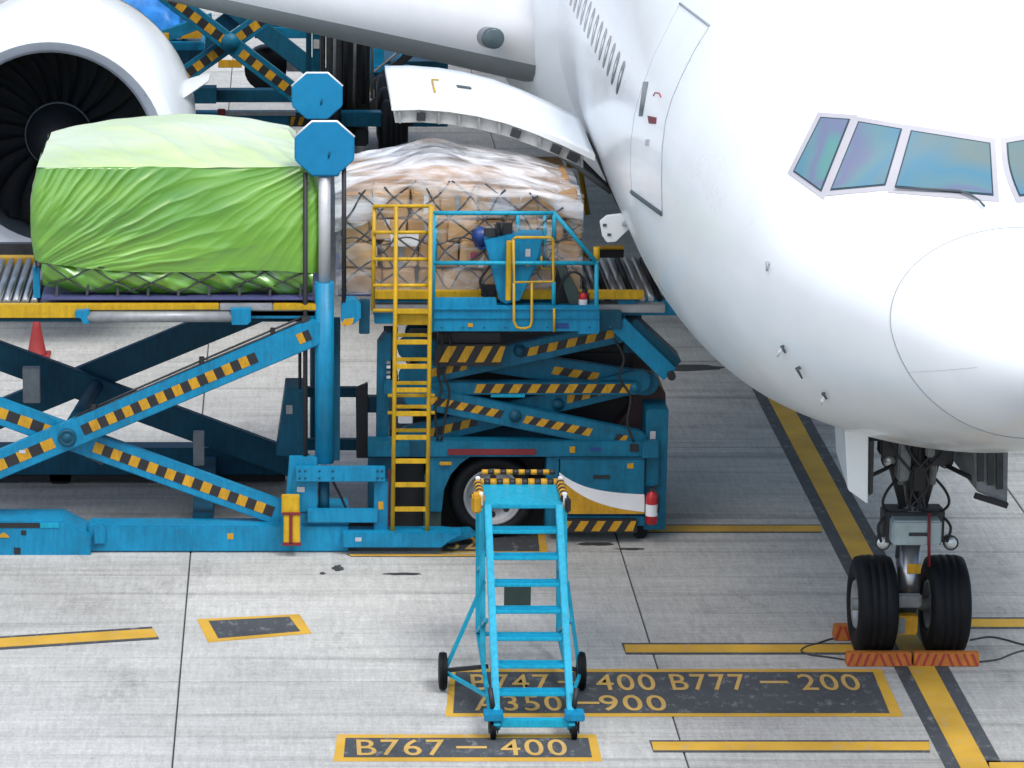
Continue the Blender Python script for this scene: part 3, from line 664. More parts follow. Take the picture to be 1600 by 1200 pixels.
for dth in (.55, 2.6):                            # chines
    c = EC + EA*1.1 + (ex*math.cos(dth)*-1*-1)*0
st = EC + EA*.9
for sg in (1,):
    rad = (ex*math.cos(.33) + ez*math.sin(.33)); base = st + rad*1.98
    MB().prism([base, base + EA*1.5, base + EA*1.4 + rad*.42, base + EA*.75 + rad*.40], ex.cross(rad).normalized()*.03 + Vector((0,0,.02))).build('nacelle_strake', 'white', eng)
mb = MB(); a = EC + ez*1.85 + EA*1.3
mb.prism([a + ex*-.28, a + EA*5 + ex*-.34, a + EA*5.5 + ez*1.6 + ex*-.34, a + EA*2.2 + ez*.9 + ex*-.28], ex*.58); mb.build('pylon', 'wing_grey', eng, .05)
# right engine (beyond the frame, same shape)
def mirror_part(o, parent):
    c = o.copy(); c.data = o.data.copy(); C.objects.link(c); c.parent = parent
    c.data.transform(Matrix.Scale(-1, 4, (1, 0, 0))); c.data.flip_normals(); return c
e2 = mirror_part(eng, plane)
for ch in list(eng.children): mirror_part(ch, e2)

# nose gear
XF = XG; XG = XG - .095
def wl_(u, v, Y=YG): return P(u, v, Y)
gz = 0.55
for dx in (-.40, .40): wheel(plane, (XG + .01 + dx, YG, gz), (1, 0, 0), .44, .55, .27, rim='grey_metal', name='nose_wheel', holes=7)
ng = tub('nose_gear_strut', 'gear_grey', plane, [(XG, YG, .45), (XG, YG, 1.42), (XG, YG, 1.45), (XG, YG+.1, 3.1)], [.10, .10, .16, .17], 20)
MB().tube([(XG, YG-.002, .62), (XG, YG-.002, .98), (XG, YG-.002, .985), (XG, YG-.002, 1.32)], [.125, .125, .115, .115], 20).build('piston', 'steel', ng)
MB().lathe((XG, YG, gz), (1, 0, 0), [(-.62, .07), (.62, .07)], 16).build('axle', 'gear_grey', ng)
MB().box((XG-.27, YG-.36, 1.34), (XG+.27, YG-.14, 1.62)).build('steering_box', 'gear_box', ng, .02)
MB().box((XG-.09, YG-.368, 1.45), (XG+.11, YG-.361, 1.49)).build('placard', 'dark_steel', ng)
MB().box((XG-.34, YG-.16, 1.28), (XG+.34, YG+.1, 1.69)).build('steering_collar', 'dark_steel', ng, .03)
MB().tube([(XG+.12, YG-.375, 1.72), (XG+.13, YG-.38, 1.40), (XG+.15, YG-.36, 1.1)], .018, 6).build('warning_ribbon', 'dark_red', ng)
for dx, z in ((-.33, 1.30), (.42, 1.30), (-.30, 2.24), (.32, 2.24)):
    lb = MB().lathe((XG+dx, YG-.12, z), (0, -1, 0.1), [(-.16, .03), (-.14, .07), (0, .085), (.02, .085)], 20).build('taxi_light', 'dark_steel', ng)
    MB().lathe((XG+dx, YG-.12, z), (0, -1, 0.1), [(.0, .072), (.025, .066), (.04, .04), (.045, 0)], 20).build('lens', 'lens', lb)
for sx in (-1, 1):                                # torque arms, drag braces, hoses
    MB().bar((XG+sx*.1, YG+.1, 1.35), (XG+sx*.06, YG+.42, .98), .06, .09).build('torque_arm', 'gear_grey', ng, .01)
    MB().tube([(XG+sx*.08, YG-.05, 1.7), (XG+sx*.45, YG+.2, 3.0)], .075, 10).build('side_brace', 'dark_steel', ng)
    MB().tube(smooth([(XG+sx*.24, YG-.1, 1.6), (XG+sx*.36, YG-.2, 1.76), (XG+sx*.32, YG-.2, 1.92), (XG+sx*.16, YG-.15, 2.1)]), .016, 7).build('hydraulic_hose', 'black', ng)
    MB().tube(smooth([(XG+sx*.3, YG-.1, 1.62), (XG+sx*.40, YG-.18, 1.5), (XG+sx*.36, YG-.2, 1.33)]), .016, 6).build('hydraulic_hose', 'black', ng)
    MB().tube([(XG+sx*.16, YG-.2, 2.0), (XG+sx*.18, YG-.2, 2.9)], .05, 8).build('retract_link', 'gear_grey', ng)
MB().bar((XG, YG+.42, .98), (XG, YG+.08, .62), .16, .08).build('torque_arm', 'gear_grey', ng, .012)
MB().box((XG-.24, YG-.30, .60), (XG+.10, YG-.24, .76)).build('tow_fitting', 'gear_grey', ng, .02)
tf = MB().box((XG-.25, YG-.34, .30), (XG+.06, YG-.20, .52)).build('tow_bracket', 'haz_yellow', ng, .012)
MB().box((XG-.20, YG-.349, .32), (XG-.08, YG-.341, .50)).build('bracket_plate', 'gear_grey', tf)
MB().box((XG-.05, YG-.145, .95), (XG+.10, YG-.135, 1.06)).build('yellow_placard', 'haz_yellow', ng)
MB().tube([(XG, YG-.1, 1.75), (XG-.02, YG-.2, 2.4), (XG, YG-.1, 3.0)], [.09, .12, .12], 12).build('drag_brace', 'black', ng)
for k, (dx, z, w_, h_, m_) in enumerate(((-.33, 2.48, .2, .3, 'dark_steel'), (-.16, 2.3, .14, .5, 'gear_grey'), (.24, 2.40, .26, .34, 'dark_steel'), (.0, 2.1, .16, .3, 'black'), (.38, 2.55, .3, .16, 'black'), (-.45, 2.6, .3, .14, 'black'), (.1, 2.55, .1, .4, 'gear_grey'))):
    MB().box((XG+dx-w_/2, YG-.28-.02*k, z-h_/2), (XG+dx+w_/2, YG-.05, z+h_/2)).build('actuator', m_, ng, .02)
for k in range(7):
    x_ = XG - .3 + .1*k; MB().tube(smooth([(x_, YG-.34, 2.75), (x_ + .05*math.sin(k*2), YG-.36, 2.45), (XG + .12*math.sin(k), YG-.3, 2.05), (XG+.1*math.cos(k*1.7), YG-.22, 1.7)]), .013, 6).build('hydraulic_hose', 'black' if k % 2 else 'dark_steel', ng)
MB().box((XG-.48, YG-.05, 2.45), (XG+.48, YG+.9, 3.1)).build('gear_bay', 'black', plane)
XG = XF
dl = MB().prism([P(1320, 672, YG-.9), P(1357, 676, YG-.9), P(1356, 788, YG-.9), P(1325, 766, YG-.9)], (.10, 1.5, 0)).build('nose_gear_door', 'white', plane, .012)
MB().prism([P(1358, 690, YG-.86), P(1366, 690, YG-.86), P(1364, 770, YG-.86), P(1358, 775, YG-.86)], (.08, 1.35, 0)).build('door_rib', 'dark_steel', dl)
dr = MB().prism([P(1521, 690, YG-.9), P(1576, 685, YG-.9), P(1574, 788, YG-.9), P(1526, 768, YG-.9)], (-.04, 1.3, 0)).build('nose_gear_door', 'gear_grey', plane, .012)
for k, u in enumerate((1532, 1548, 1562)): MB().bar(P(u, 700, YG-.93), P(u, 752+6*k, YG-.93), .07, .03, (0, 1, 0)).build('door_rib', 'dark_steel', dr)
MB().bar(P(1523, 774, YG-.93), P(1574, 790, YG-.93), .05, .06).build('door_rib', 'black', dr)
tub('door_rod', 'black', plane, [P(1395, 727, YG-.3), P(1358, 745, YG-.5)], .022); tub('door_rod', 'black', plane, [P(1480, 728, YG-.3), P(1540, 758, YG-.85)], .026)

# main gear under the left wing
MGY, MGX = 66.5, 1.45
for k, yy in enumerate((-1.45, 0, 1.45)):
    for dx in (-.62, .62): wheel(plane, (MGX+dx, MGY+yy, .67), (1, 0, 0), .5, .67, .30, name='main_wheel', holes=6)
mg = MB().tube([(MGX, MGY, .7), (MGX, MGY, 2.2), (MGX, MGY, 2.25), (MGX+.2, MGY, 4.6)], [.2, .2, .3, .34], 18).build('main_gear_strut', 'dark_steel', plane)
MB().bar((MGX, MGY-1.7, .67), (MGX, MGY+1.7, .67), .28, .32).build('bogie_beam', 'dark_steel', mg, .03)
MB().tube([(MGX, MGY-.1, 2.3), (MGX+2.6, MGY-.3, 3.6)], .14, 12).build('side_brace', 'dark_steel', mg)
MB().tube([(MGX, MGY-.2, 1.8), (MGX-.1, MGY-1.6, 4.2)], .13, 12).build('drag_brace', 'dark_steel', mg)
MB().box((MGX-.75, MGY-.9, 1.2), (MGX-.66, MGY+.9, 4.4)).build('main_gear_door', 'dark_steel', mg, .02)
MB().box((.80, MGY-1.0, .9), (1.12, MGY-.94, 4.4)).build('gear_panel', 'dark_steel', mg, .02); MB().box((1.16, MGY-.9, .8), (1.62, MGY-.84, 4.4)).build('gear_panel', 'black', mg, .02)
for k, X in enumerate((.95, 1.15, 1.33, 1.5, 1.66)): MB().tube([(X, MGY-1.05, .9 + .1*k), (X+.02, MGY-1.05, 4.3)], .045 if k % 2 else .03, 8).build('gear_pipe', 'dark_steel' if k % 2 else 'grey_metal', mg)

# ================================================================== wheel chocks and their ropes
def chock(u0, u1, Y, label, long=True, h=.15, n=8):
    a = P(u0, 1017, Y).x; b2 = P(u1, 1017, Y).x
    o = thing('wheel_chock', label, 'chock', ((a+b2)/2, Y, 0.0), 'orange wheel chocks at the nose wheels')
    d = .17 if long else .2
    prof = [(0, Y-.02, 0.001), (0, Y+d, 0.001), (0, Y+d*.62, h), (0, Y+.02, h)]
    body = MB().prism([(a, y, z) for _, y, z in prof], (b2-a, 0, 0)).build('body', 'chock', o, .008)
    mb = MB(); n_ = n
    for i in range(n_):
        x0 = a + (b2-a)*(i+.28)/n_; sl_ = .055 if i < n_/2 else -.055
        mb.prism([(x0-sl_*.5, Y-.024, .012), (x0+.028-sl_*.5, Y-.024, .012), (x0+.028+sl_*.5, Y+.009, h-.012), (x0+sl_*.5, Y+.009, h-.012)], (0, .006, .001))
    mb.build('painted_stripe', 'chock_red', body)
    return o
CY = YG - .52
chock(1324, 1425, CY, 'long orange chock with red stripes in front of the left nose tyre')
chock(1429, 1531, CY, 'long orange chock with red stripes in front of the right nose tyre')
chock(1303, 1330, YG + .36, 'short orange chock end sticking out behind the left nose tyre', False, .17, 2)
def ground_line(name, label, pix, r=.010):
    o = MB().tube(smooth([G(u, v, .012) for u, v in pix]), r, 6).build(name, 'rope'); o['label'] = label; o['category'] = 'rope'; return o
ground_line('chock_rope', 'thin dark rope curling left from the short chock', [(1304, 997), (1292, 1000), (1275, 1006), (1260, 1010), (1252, 1017), (1266, 1023), (1290, 1026), (1322, 1031)])
ground_line('chock_rope', 'thin dark rope trailing right past the right nose tyre to the frame edge', [(1516, 1000), (1545, 995), (1570, 999), (1600, 1007), (1640, 1010)])
ground_line('chock_rope', 'second thin rope lying below the first, right of the long chock', [(1531, 1034), (1560, 1030), (1580, 1022), (1602, 1016), (1640, 1014)])

# ================================================================== CARGO LOADER
LD = thing('cargo_loader', 'blue two-part scissor lift cargo loader docked at the jet, yellow ladder in the middle', 'cargo loader', (0.5, 42.5, 0))
def arm(pa, pb, Y, h=.33, ty=.14, m_='blue', strips=(), name='scissor_arm', n=10, sl=.0, hw=.13):
    a = P(*pa, Y); b2 = P(*pb, Y)
    o = MB().prism(capsule(a, b2, h), (0, ty, 0)).build(name, m_, LD, .012)
    for (t0, t1, n_, fst) in strips: hazard(o, a.lerp(b2, t0) + Vector((0, -.001, 0)), a.lerp(b2, t1) + Vector((0, -.001, 0)), hw, n_, sl, fst)
    return o
# --- rear lift: near scissor pair, far scissor pair
arm((-150, 790), (488, 521), 40.95, strips=((.045, .37, 11, 0), (.44, .865, 21, 1), (.965, .995, 2, 0)))
arm((-170, 583), (436, 803), 41.12, h=.31, strips=((.05, .42, 12, 1), (.52, .985, 20, 0)))
arm((-180, 722), (400, 484), 43.85, m_='blue_dark', h=.36); arm((-150, 503), (470, 730), 43.68, m_='blue_dark', h=.36)  # far arms: same blue, platform shade put into a darker colour
piv = P(105, 684, 40.93); pv = MB().lathe(piv, (0, -1, 0), [(-.02, .11), (.02, .11), (.03, .085), (.02, .075), (.02, .05), (.035, .04), (.035, 0)], 24).build('pivot_pin', 'blue_dark', LD)
tub('cross_tube', 'blue_dark', LD, [piv + Vector((0, .3, 0)), P(150, 603, 43.7)], .09, 14)
pbx('lift_cylinder', 'grey_metal', LD, 36, 575, 62, 630, 43.2, .12); pbx('lift_cylinder', 'grey_metal', LD, 302, 676, 319, 728, 43.2, .12)
tub('lift_ram', 'steel', LD, [P(100, 690, 41.9), P(160, 720, 42.6)], .05)
tub('hydraulic_pipe', 'dark_steel', LD, [P(115, 655, 41.0), P(200, 618, 41.0), P(320, 566, 41.0), P(480, 498, 41.0)], .014, 6)
tub('hydraulic_pipe', 'dark_steel', LD, [P(118, 650, 41.05), P(205, 611, 41.05), P(325, 559, 41.05), P(478, 493, 41.05)], .014, 6)
for u, v in ((146, 640), (315, 565), (426, 520)): pbx('pipe_clamp', 'black', LD, u-4, v-6, u+4, v+6, 40.98, .08, .004)
# base frame
pbx('base_rail', 'blue', LD, 138, 822, 545, 862, 40.95, .35, .012); pbx('base_rail', 'blue_dark', LD, -260, 700, 446, 742, 43.9, .3)
ppr('end_block', 'blue', LD, [(-260, 815), (96, 815), (142, 838), (142, 869), (-260, 869)], 40.85, .55, .012)
pbx('block_slot', 'black', LD, -40, 817, 62, 825, 40.842, .012, .002); pbx('block_plate', 'cyan', LD, 63, 817, 92, 825, 40.842, .012, .002)
pbx('block_bolt', 'black', LD, 33, 829, 41, 836, 40.842, .012, .002); pbx('block_bolt', 'black', LD, 22, 856, 32, 866, 40.842, .012, .002)
ppr('block_arrow', 'haz_yellow', LD, [(-8, 840), (6, 832), (14, 838), (14, 840)], 40.842, .01, 0)
ppr('rail_lug', 'blue', LD, [(147, 850), (147, 826), (152, 820), (160, 820), (165, 826), (165, 850)], 40.91, .05)
pbx('skid', 'black', LD, -260, 869, 545, 873, 41.0, .2, 0); pbx('skid', 'black', LD, -260, 741, 446, 752, 43.95, .2, 0)
for i, u in enumerate((-60, 95, 460)): MB().lathe(P(u, 866, 41.25), (0, 1, 0), [(-.06, .1), (.06, .1)], 18).build('castor', 'rubber', LD)
MB().lathe(P(95, 742, 44.05), (0, 1, 0), [(-.1, .14), (.1, .14)], 18).build('castor', 'rubber', LD)
for X in (P(-250, 850, 41).x, P(300, 850, 41).x): MB().box((X, 41.31, .12), (X+.25, 43.89, .4)).build('cross_member', 'blue_dark', LD, .01)
# deck of the rear lift
dk0, dk1 = P(-420, 480, 41.0).x, P(497, 480, 41.0).x
MB().box((dk0, 41.05, 2.93), (dk1, 44.0, 3.03)).build('deck_plate', 'grey_metal', LD, .01)
ppr('deck_side_rail', 'yellow', LD, [(-420, 476), (342, 476), (342, 484), (128, 485), (126, 497), (-420, 497)], 40.98, .1)
pbx('deck_side_rail', 'yellow', LD, 427, 476, 495, 485, 40.99, .1); pbx('deck_side_rail', 'grey_metal', LD, 343, 476, 426, 485, 40.99, .1)
pbx('deck_beam', 'blue', LD, 128, 485, 497, 498, 41.05, .2)
pbx('deck_beam', 'blue_dark', LD, -420, 498, 497, 503, 41.4, .2); pbx('deck_beam', 'blue_dark', LD, -420, 440, 497, 462, 43.8, .2)
tub('tilt_cylinder', 'grey_metal', LD, [P(137, 495, 40.92), P(362, 495, 40.92)], .065, 16)
ppr('cylinder_end', 'blue', LD, [(117, 487), (139, 485), (139, 506), (130, 507), (126, 498), (117, 496)], 40.86, .12); ppr('cylinder_end', 'blue', LD, [(360, 484), (392, 483), (392, 503), (386, 508), (362, 508)], 40.86, .12)
for i in range(7):
    u = -34 + i*14.5; a = P(u, 466, 41.1); MB().tube([(a.x, 41.12, 3.085), (a.x, 43.4, 3.085)], .042, 10).build('deck_roller', 'steel', LD)
MB().box((dk0, 43.45, 3.03), (P(60, 470, 41.0).x, 43.62, 3.12)).build('back_rail', 'yellow', LD, .006)
MB().box((dk0, 43.9, 3.05), (dk1, 44.02, 3.2)).build('back_rail', 'dark_steel', LD, .006)
pbx('roller_guide', 'blue', LD, 52, 418, 62, 466, 41.2, .06, .004)
# guide mast with octagonal plates
def octagon(u, v, ru, Y, label=None):
    c = P(u, v, Y); r_ = ru/129*1.0; mb = MB()
    pts = [Vector((c.x + r_*1.03*math.cos(R(22.5+45*i)), Y, c.z + r_*.93*math.sin(R(22.5+45*i)))) for i in range(8)]
    o = mb.prism(pts, (0, .16, 0)).build('octagon_plate', 'sign_blue', LD, .012)
    MB().tube([pts[i] + Vector((0, .03, .006)) for i in (0, 1, 2, 3)], .016, 6).build('lit_edge', 'white_paint', o)  # white strip imitates light falling on the plate's top edges
    MB().tube([(c.x+.05, Y-.004, c.z-.10), (c.x+.06, Y-.004, c.z-.03)], .012, 6).build('plate_mark', 'blue_dark', o); return o
octagon(507, 233, 48, 40.95); octagon(495.5, 151, 43.5, 43.75)
pbx('mast_collar', 'sign_blue', LD, 487, 258, 530, 276, 40.97, .14, .01)
tub('mast_rod', 'rod_grey', LD, [P(507, 276, 41.05), P(507, 442, 41.05)], .072, 20); tub('mast_cylinder', 'blue', LD, [P(507, 440, 41.05), P(507, 722, 41.05)], .115, 24)
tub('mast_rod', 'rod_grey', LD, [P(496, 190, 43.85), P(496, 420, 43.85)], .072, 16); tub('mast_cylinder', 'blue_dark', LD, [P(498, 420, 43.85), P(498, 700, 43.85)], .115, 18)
tub('guide_chain', 'black', LD, [P(477, 270, 41.02), P(477, 752, 41.02)], .028, 8); tub('guide_chain', 'black', LD, [P(537.5, 262, 41.02), P(537.5, 472, 41.02)], .028, 8)
tub('guide_chain', 'black', LD, [P(468.5, 495, 41.2), P(468.5, 608, 41.2)], .02, 8)
pbx('chain_block', 'dark_steel', LD, 471, 495, 484, 520, 40.96, .12, .006)
ppr('deck_bracket', 'blue', LD, [(533, 478), (538, 468), (556, 468), (564, 478), (564, 498), (552, 507), (537, 510), (533, 500)], 41.0, .2)
ppr('deck_bracket', 'haz_yellow', LD, [(533, 508), (538, 499), (553, 497), (551, 506), (545, 509)], 40.985, .02, 0)
pbx('deck_bracket', 'blue_dark', LD, 561, 470, 578, 522, 41.2, .12)
pbx('mast_column', 'blue_dark', LD, 520, 498, 532, 720, 41.3, .1)
ppr('counter_box', 'blue_dark', LD, [(446, 606), (481, 606), (481, 716), (431, 712)], 42.2, .5)
for v0, v1 in ((606, 621), (687, 704)): pbx('rear_cross_bar', 'blue_dark', LD, 480, v0, 566, v1, 42.9, .1)
ppr('rear_post', 'black', LD, [(556, 608), (575, 600), (575, 716), (557, 716)], 42.1, .12); pbx('rear_bracket', 'blue_dark', LD, 574, 621, 597, 645, 42.2, .15)
ppr('mast_foot', 'blue', LD, [(452, 714), (497, 714), (497, 735), (495, 800), (445, 800)], 40.98, .08)
cp = pbx('clamp_plate', 'blue', LD, 462, 730, 602, 753, 40.88, .08)
for u in (465+3, 477, 499, 520, 590, 597):
    for v in (735.5, 746.5): MB().lathe(P(u, v, 40.88), (0, -1, 0), [(-.005, .014), (.012, .014), (.013, 0)], 8).build('bolt', 'blue_dark', cp)
pbx('mast_foot', 'blue', LD, 584, 752, 607, 836, 40.98, .12); pbx('lower_bar', 'blue', LD, 480, 797, 590, 817, 40.9, .1)
tub('mast_base_rod', 'blue_dark', LD, [P(506, 752, 41.08), P(506, 800, 41.08)], .07, 14)
pbx('mast_base', 'blue', LD, 440, 800, 545, 862, 41.0, .6); pbx('hose_reel', 'black', LD, 520, 800, 590, 835, 41.35, .2); pbx('valve_block', 'dark_steel', LD, 500, 800, 530, 832, 41.1, .2)
ppr('long_foot', 'blue', LD, [(535, 833), (692, 833), (722, 836), (700, 848), (690, 856), (535, 856)], 40.82, .3, .01)
ppr('foot_tip', 'blue', LD, [(690, 832), (735, 830), (745, 838), (700, 850)], 41.2, .2)
pbx('tip_light', 'haz_yellow', LD, 700, 834, 709, 841, 41.0, .04, .004)
wp = pbx('wear_pad', 'yellow', LD, 440, 776, 468, 803, 40.78, .12); pbx('wear_pad', 'yellow', LD, 443, 803, 469, 852, 40.76, .12)
for (u0, v0, u1, v1) in ((441, 801, 470, 805), (452, 805, 457, 850), (441, 848, 471, 853)): pbx('pad_strap', 'dark_red', LD, u0, v0, u1, v1, 40.745, .02, .003)

# --- bridge (front lift)
bx0, bx1 = P(583, 470, 41.4).x, 4.62
MB().box((bx0, 41.45, 2.88), (bx1, 44.0, 2.98)).build('bridge_deck', 'grey_metal', LD, .01)
pbx('bridge_side_rail', 'yellow', LD, 583, 455, 1007, 468, 41.42, .1); MB().box((bx0, 43.92, 3.0), (3.9, 44.05, 3.12)).build('bridge_side_rail', 'yellow', LD, .006)
pbx('bridge_beam', 'blue', LD, 583, 470, 1062, 493, 41.6, .3); pbx('bridge_beam', 'blue_dark', LD, 600, 455, 1010, 475, 43.7, .2)
pbx('bridge_beam', 'blue', LD, 585, 486, 690, 506, 41.5, .2); pbx('bridge_bracket', 'dark_steel', LD, 936, 472, 966, 485, 41.48, .1); pbx('bridge_bracket', 'blue', LD, 964, 470, 994, 484, 41.5, .1)
for i in range(11):
    X = 3.62 + i*.105; MB().tube([(X, 41.6, 3.02), (X, 43.8, 3.02)], .038, 10).build('bridge_roller', 'steel' if i % 3 else 'rubber', LD)
tub('stop_post', 'yellow', LD, [P(932, 386, 41.3), P(932, 410, 41.3)], .04, 8)
st_ = pbx('bridge_stop', 'black', LD, 936, 390, 975, 403, 43.0, .12); pbx('stop_cap', 'yellow', st_, 936, 387, 975, 390, 42.98, .14, .003)
for a, b2 in (((885, 258), (905, 258)), ((905, 258), (918, 335))): tub('far_guard_rail', 'yellow', LD, [P(*a, 43.95), P(*b2, 43.95)], .035, 8)
# operator platform
pl_ = ppr('platform_panel', 'blue', LD, [(678, 466), (775, 466), (777, 478), (937, 478), (937, 518), (678, 518)], 41.02, .06, .006)
MB().pbox(680, 484, 935, 518, 41.08, .7).build('platform_floor', 'blue', LD, .01)
pbx('panel_ridge', 'blue', pl_, 678, 481, 937, 484, 40.995, .03, .002); pbx('panel_ridge', 'blue', pl_, 678, 496, 937, 498, 41.0, .025, .002)
pbx('panel_label', 'helmet_blue', pl_, 869, 505, 889, 513, 41.012, .008, 0); pbx('panel_step', 'blue', pl_, 904, 516, 936, 522, 41.0, .2, .004)
def rail(name, m_, pix, Y, r=.022, parent=LD): return tub(name, m_, parent, [P(u, v, Y) for u, v in pix], r, 8)
for pix in ([(677, 332), (677, 518)], [(677, 333), (866, 333)], [(866, 331), (866, 375)], [(866, 333), (932, 410)], [(677, 411), (935, 411)], [(932, 408), (932, 520)], [(865, 440), (865, 480)]):
    rail('guard_rail', 'cyan', pix, 41.05, .026)
for pix in ([(680, 340), (680, 410)], [(809, 333), (809, 372)], [(851, 335), (851, 420)]): rail('guard_rail', 'cyan', pix, 41.55, .026)
con = ppr('console', 'blue', LD, [(757, 377), (800, 368), (850, 368), (846, 380), (846, 400), (812, 470), (790, 476), (780, 470)], 41.12, .34, .012)
MB().pprism([(790, 380), (848, 374), (838, 410), (812, 470), (800, 470)], 41.09, .03).build('console_door', 'blue', con, .006)
for k, (u, v, w_, h_, m_) in enumerate(((768, 356, 24, 12, 'dark_steel'), (788, 350, 26, 18, 'black'), (792, 360, 12, 10, 'white_paint'), (806, 356, 8, 12, 'grey_metal'), (826, 362, 16, 8, 'dark_steel'))):
    pbx('console_control', m_, con, u-w_/2, v-h_/2+8, u+w_/2, v+h_/2+8, 41.2 + .03*k, .08, .008)
tub('console_lever', 'black', con, [P(776, 368, 41.2), P(774, 350, 41.2)], .014); tub('console_lever', 'black', con, [P(783, 368, 41.22), P(784, 348, 41.22)], .014)
# yellow gate and loop
rail('gate', 'yellow', [(802, 374), (806, 371), (860, 371), (864, 374), (865, 440), (803, 441), (802, 374)], 40.96, .018); rail('gate', 'yellow', [(803, 441), (803, 502), (807, 511), (813, 513), (822, 513), (829, 510), (831, 502), (831, 441)], 40.96, .016)
pbx('gate_post', 'yellow', LD, 790, 377, 800, 470, 41.0, .05); rail('gate', 'yellow', [(866, 482), (866, 518)], 40.99, .016); rail('gate', 'yellow', [(846, 400), (846, 419), (861, 420)], 41.1, .012)
ppr('hose_bundle', 'green_box', LD, [(868, 412), (880, 412), (916, 476), (890, 476)], 41.3, .08); ppr('hose_bundle', 'black', LD, [(862, 476), (870, 420), (885, 415), (900, 476)], 41.4, .06)
pbx('toe_board', 'black', LD, 752, 447, 775, 463, 41.35, .1)
# ladder with cage
for u0, u1 in ((613.5, 619), (667.5, 673)): tub('ladder_rail', 'yellow', LD, [P(u0, 830, 40.92), P((u0+u1)/2+.5, 575, 40.92), P(u1, 322, 40.92)], .026, 8)
for v in (487, 535, 573, 610, 647, 684, 721, 758, 796): 
    k = (830-v)/508*5.5; pbx('rung', 'yellow', LD, 614+k, v-3.5, 668+k, v+3.5, 40.91, .035, .004)
for v in (524, 562, 599, 636, 673): 
    k = (830-v)/508*5.5; pbx('rung', 'yellow', LD, 614+k, v-2.5, 668+k, v+2.5, 41.16, .035, .004)
for u in (585,): tub('cage_post', 'yellow', LD, [P(582.5, 485, 41.0), P(585, 322, 41.0)], .024, 8)
for v in (322, 363, 405, 446, 485): rail('cage_bar', 'yellow', [(583, v), (674, v)], 40.97, .022)
tub('cage_post', 'yellow', LD, [P(676, 322, 41.1), P(676, 500, 41.1)], .022, 8); pbx('ladder_plate', 'yellow', LD, 620, 490, 668, 508, 41.0, .03)
for v in (618, 645): rail('ladder_bracket', 'yellow', [(606, v), (679, v)], 41.0, .022)
# dark lift body under the operator platform
pbx('lift_frame', 'haz_black', LD, 684, 519, 782, 545, 41.45, .25)
hz = MB(); 
ppr('hazard_board', 'haz_black', LD, [(684, 538), (790, 538), (780, 572), (676, 572)], 41.38, .05)
for u in (686, 714, 742, 768): ppr('hazard_stripe', 'haz_yellow', LD, [(u+14, 541), (u+28 if u < 760 else u+22, 541), (u+14, 566), (u, 566)], 41.365, .02, 0)
def barm(pa, pb, Y, h, strips, m_='blue_shaded', n=10, hw=.10): return arm(pa, pb, Y, h, .12, m_, strips, n=n, sl=.55, hw=hw)
barm((640, 590), (968, 519), 41.55, .27, ((.10, .28, 5, 0), (.52, .98, 10, 1))); barm((640, 545), (1010, 600), 41.75, .30, ((.60, .80, 5, 0),))
barm((648, 620), (994, 690), 41.45, .28, ((.06, .40, 10, 0), (.49, .80, 9, 0), (.90, .96, 2, 1))); barm((640, 684), (1000, 596), 41.65, .28, ((.07, .30, 6, 0), (.68, .86, 5, 0)))
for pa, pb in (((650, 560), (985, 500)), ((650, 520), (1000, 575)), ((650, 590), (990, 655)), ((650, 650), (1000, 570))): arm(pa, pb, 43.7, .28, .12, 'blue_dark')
for u, v, Y in ((812, 548, 41.53), (805, 650, 41.43), (872, 632, 41.63)): MB().lathe(P(u, v, Y), (0, -1, 0), [(-.01, .075), (.015, .075), (.02, .045), (.03, .04), (.03, 0)], 20).build('pivot_pin', 'blue_dark', LD)
bm_ = pbx('middle_beam', 'blue_shaded', LD, 600, 598, 995, 617, 41.5, .16); hazard(bm_, P(741, 607, 41.498), P(986, 607, 41.498), .11, 17, .6, 0)
MB().lathe(P(992, 606, 41.5), (0, -1, 0), [(-.1, .05), (.03, .05), (.03, 0)], 16).build('beam_pin', 'blue_shaded', LD)
pbx('middle_plate', 'cyan', LD, 767, 616, 820, 621, 41.49, .05, .003); pbx('rod_plate', 'white_paint', LD, 622, 645, 645, 662, 41.6, .03); tub('lift_ram', 'steel', LD, [P(858, 572, 42.2), P(862, 596, 42.2)], .04); tub('lift_ram', 'steel', LD, [P(868, 572, 42.2), P(871, 596, 42.2)], .03)
ppr('left_tower', 'blue_shaded', LD, [(590, 540), (604, 520), (612, 520), (606, 700), (588, 700)], 41.7, .3); ppr('left_tower', 'black', LD, [(600, 515), (622, 515), (618, 600), (606, 600)], 41.9, .2)
for k, v in enumerate((565, 572, 580, 588)): pbx('hose_fitting', 'white_paint' if k % 2 else 'steel', LD, 604, v, 610, v+4, 41.65, .05, .003)
MB().box((P(640, 600, 42.5).x, 42.3, 1.25), (P(985, 600, 42.5).x, 43.5, 2.2)).build('power_pack', 'black', LD, .03)
ppr('engine_cover', 'maroon', LD, [(988, 592), (1022, 592), (1040, 615), (1043, 692), (940, 692), (985, 640)], 42.0, 1.6, .02)
# tilting chute bar on the right
a = P(965, 505, 41.4); b2 = P(1046, 584, 41.4)
MB().bar(a, b2, .10, .21, (0, 0, 1)).build('guide_arm', 'blue', LD, .008); MB().bar(P(985, 496, 41.75), P(1056, 562, 41.75), .5, .12, (0, 0, 1)).build('guide_channel', 'blue_dark', LD, .008); MB().lathe(P(1049, 587, 41.3), (0, 1, 0), [(-.05, .05), (.25, .05)], 14).build('guide_roller', 'black', LD)
pbx('guide_bracket', 'blue_dark', LD, 930, 488, 972, 514, 41.3, .3); pbx('guide_hanger', 'blue_dark', LD, 975, 484, 1003, 552, 41.9, .12)
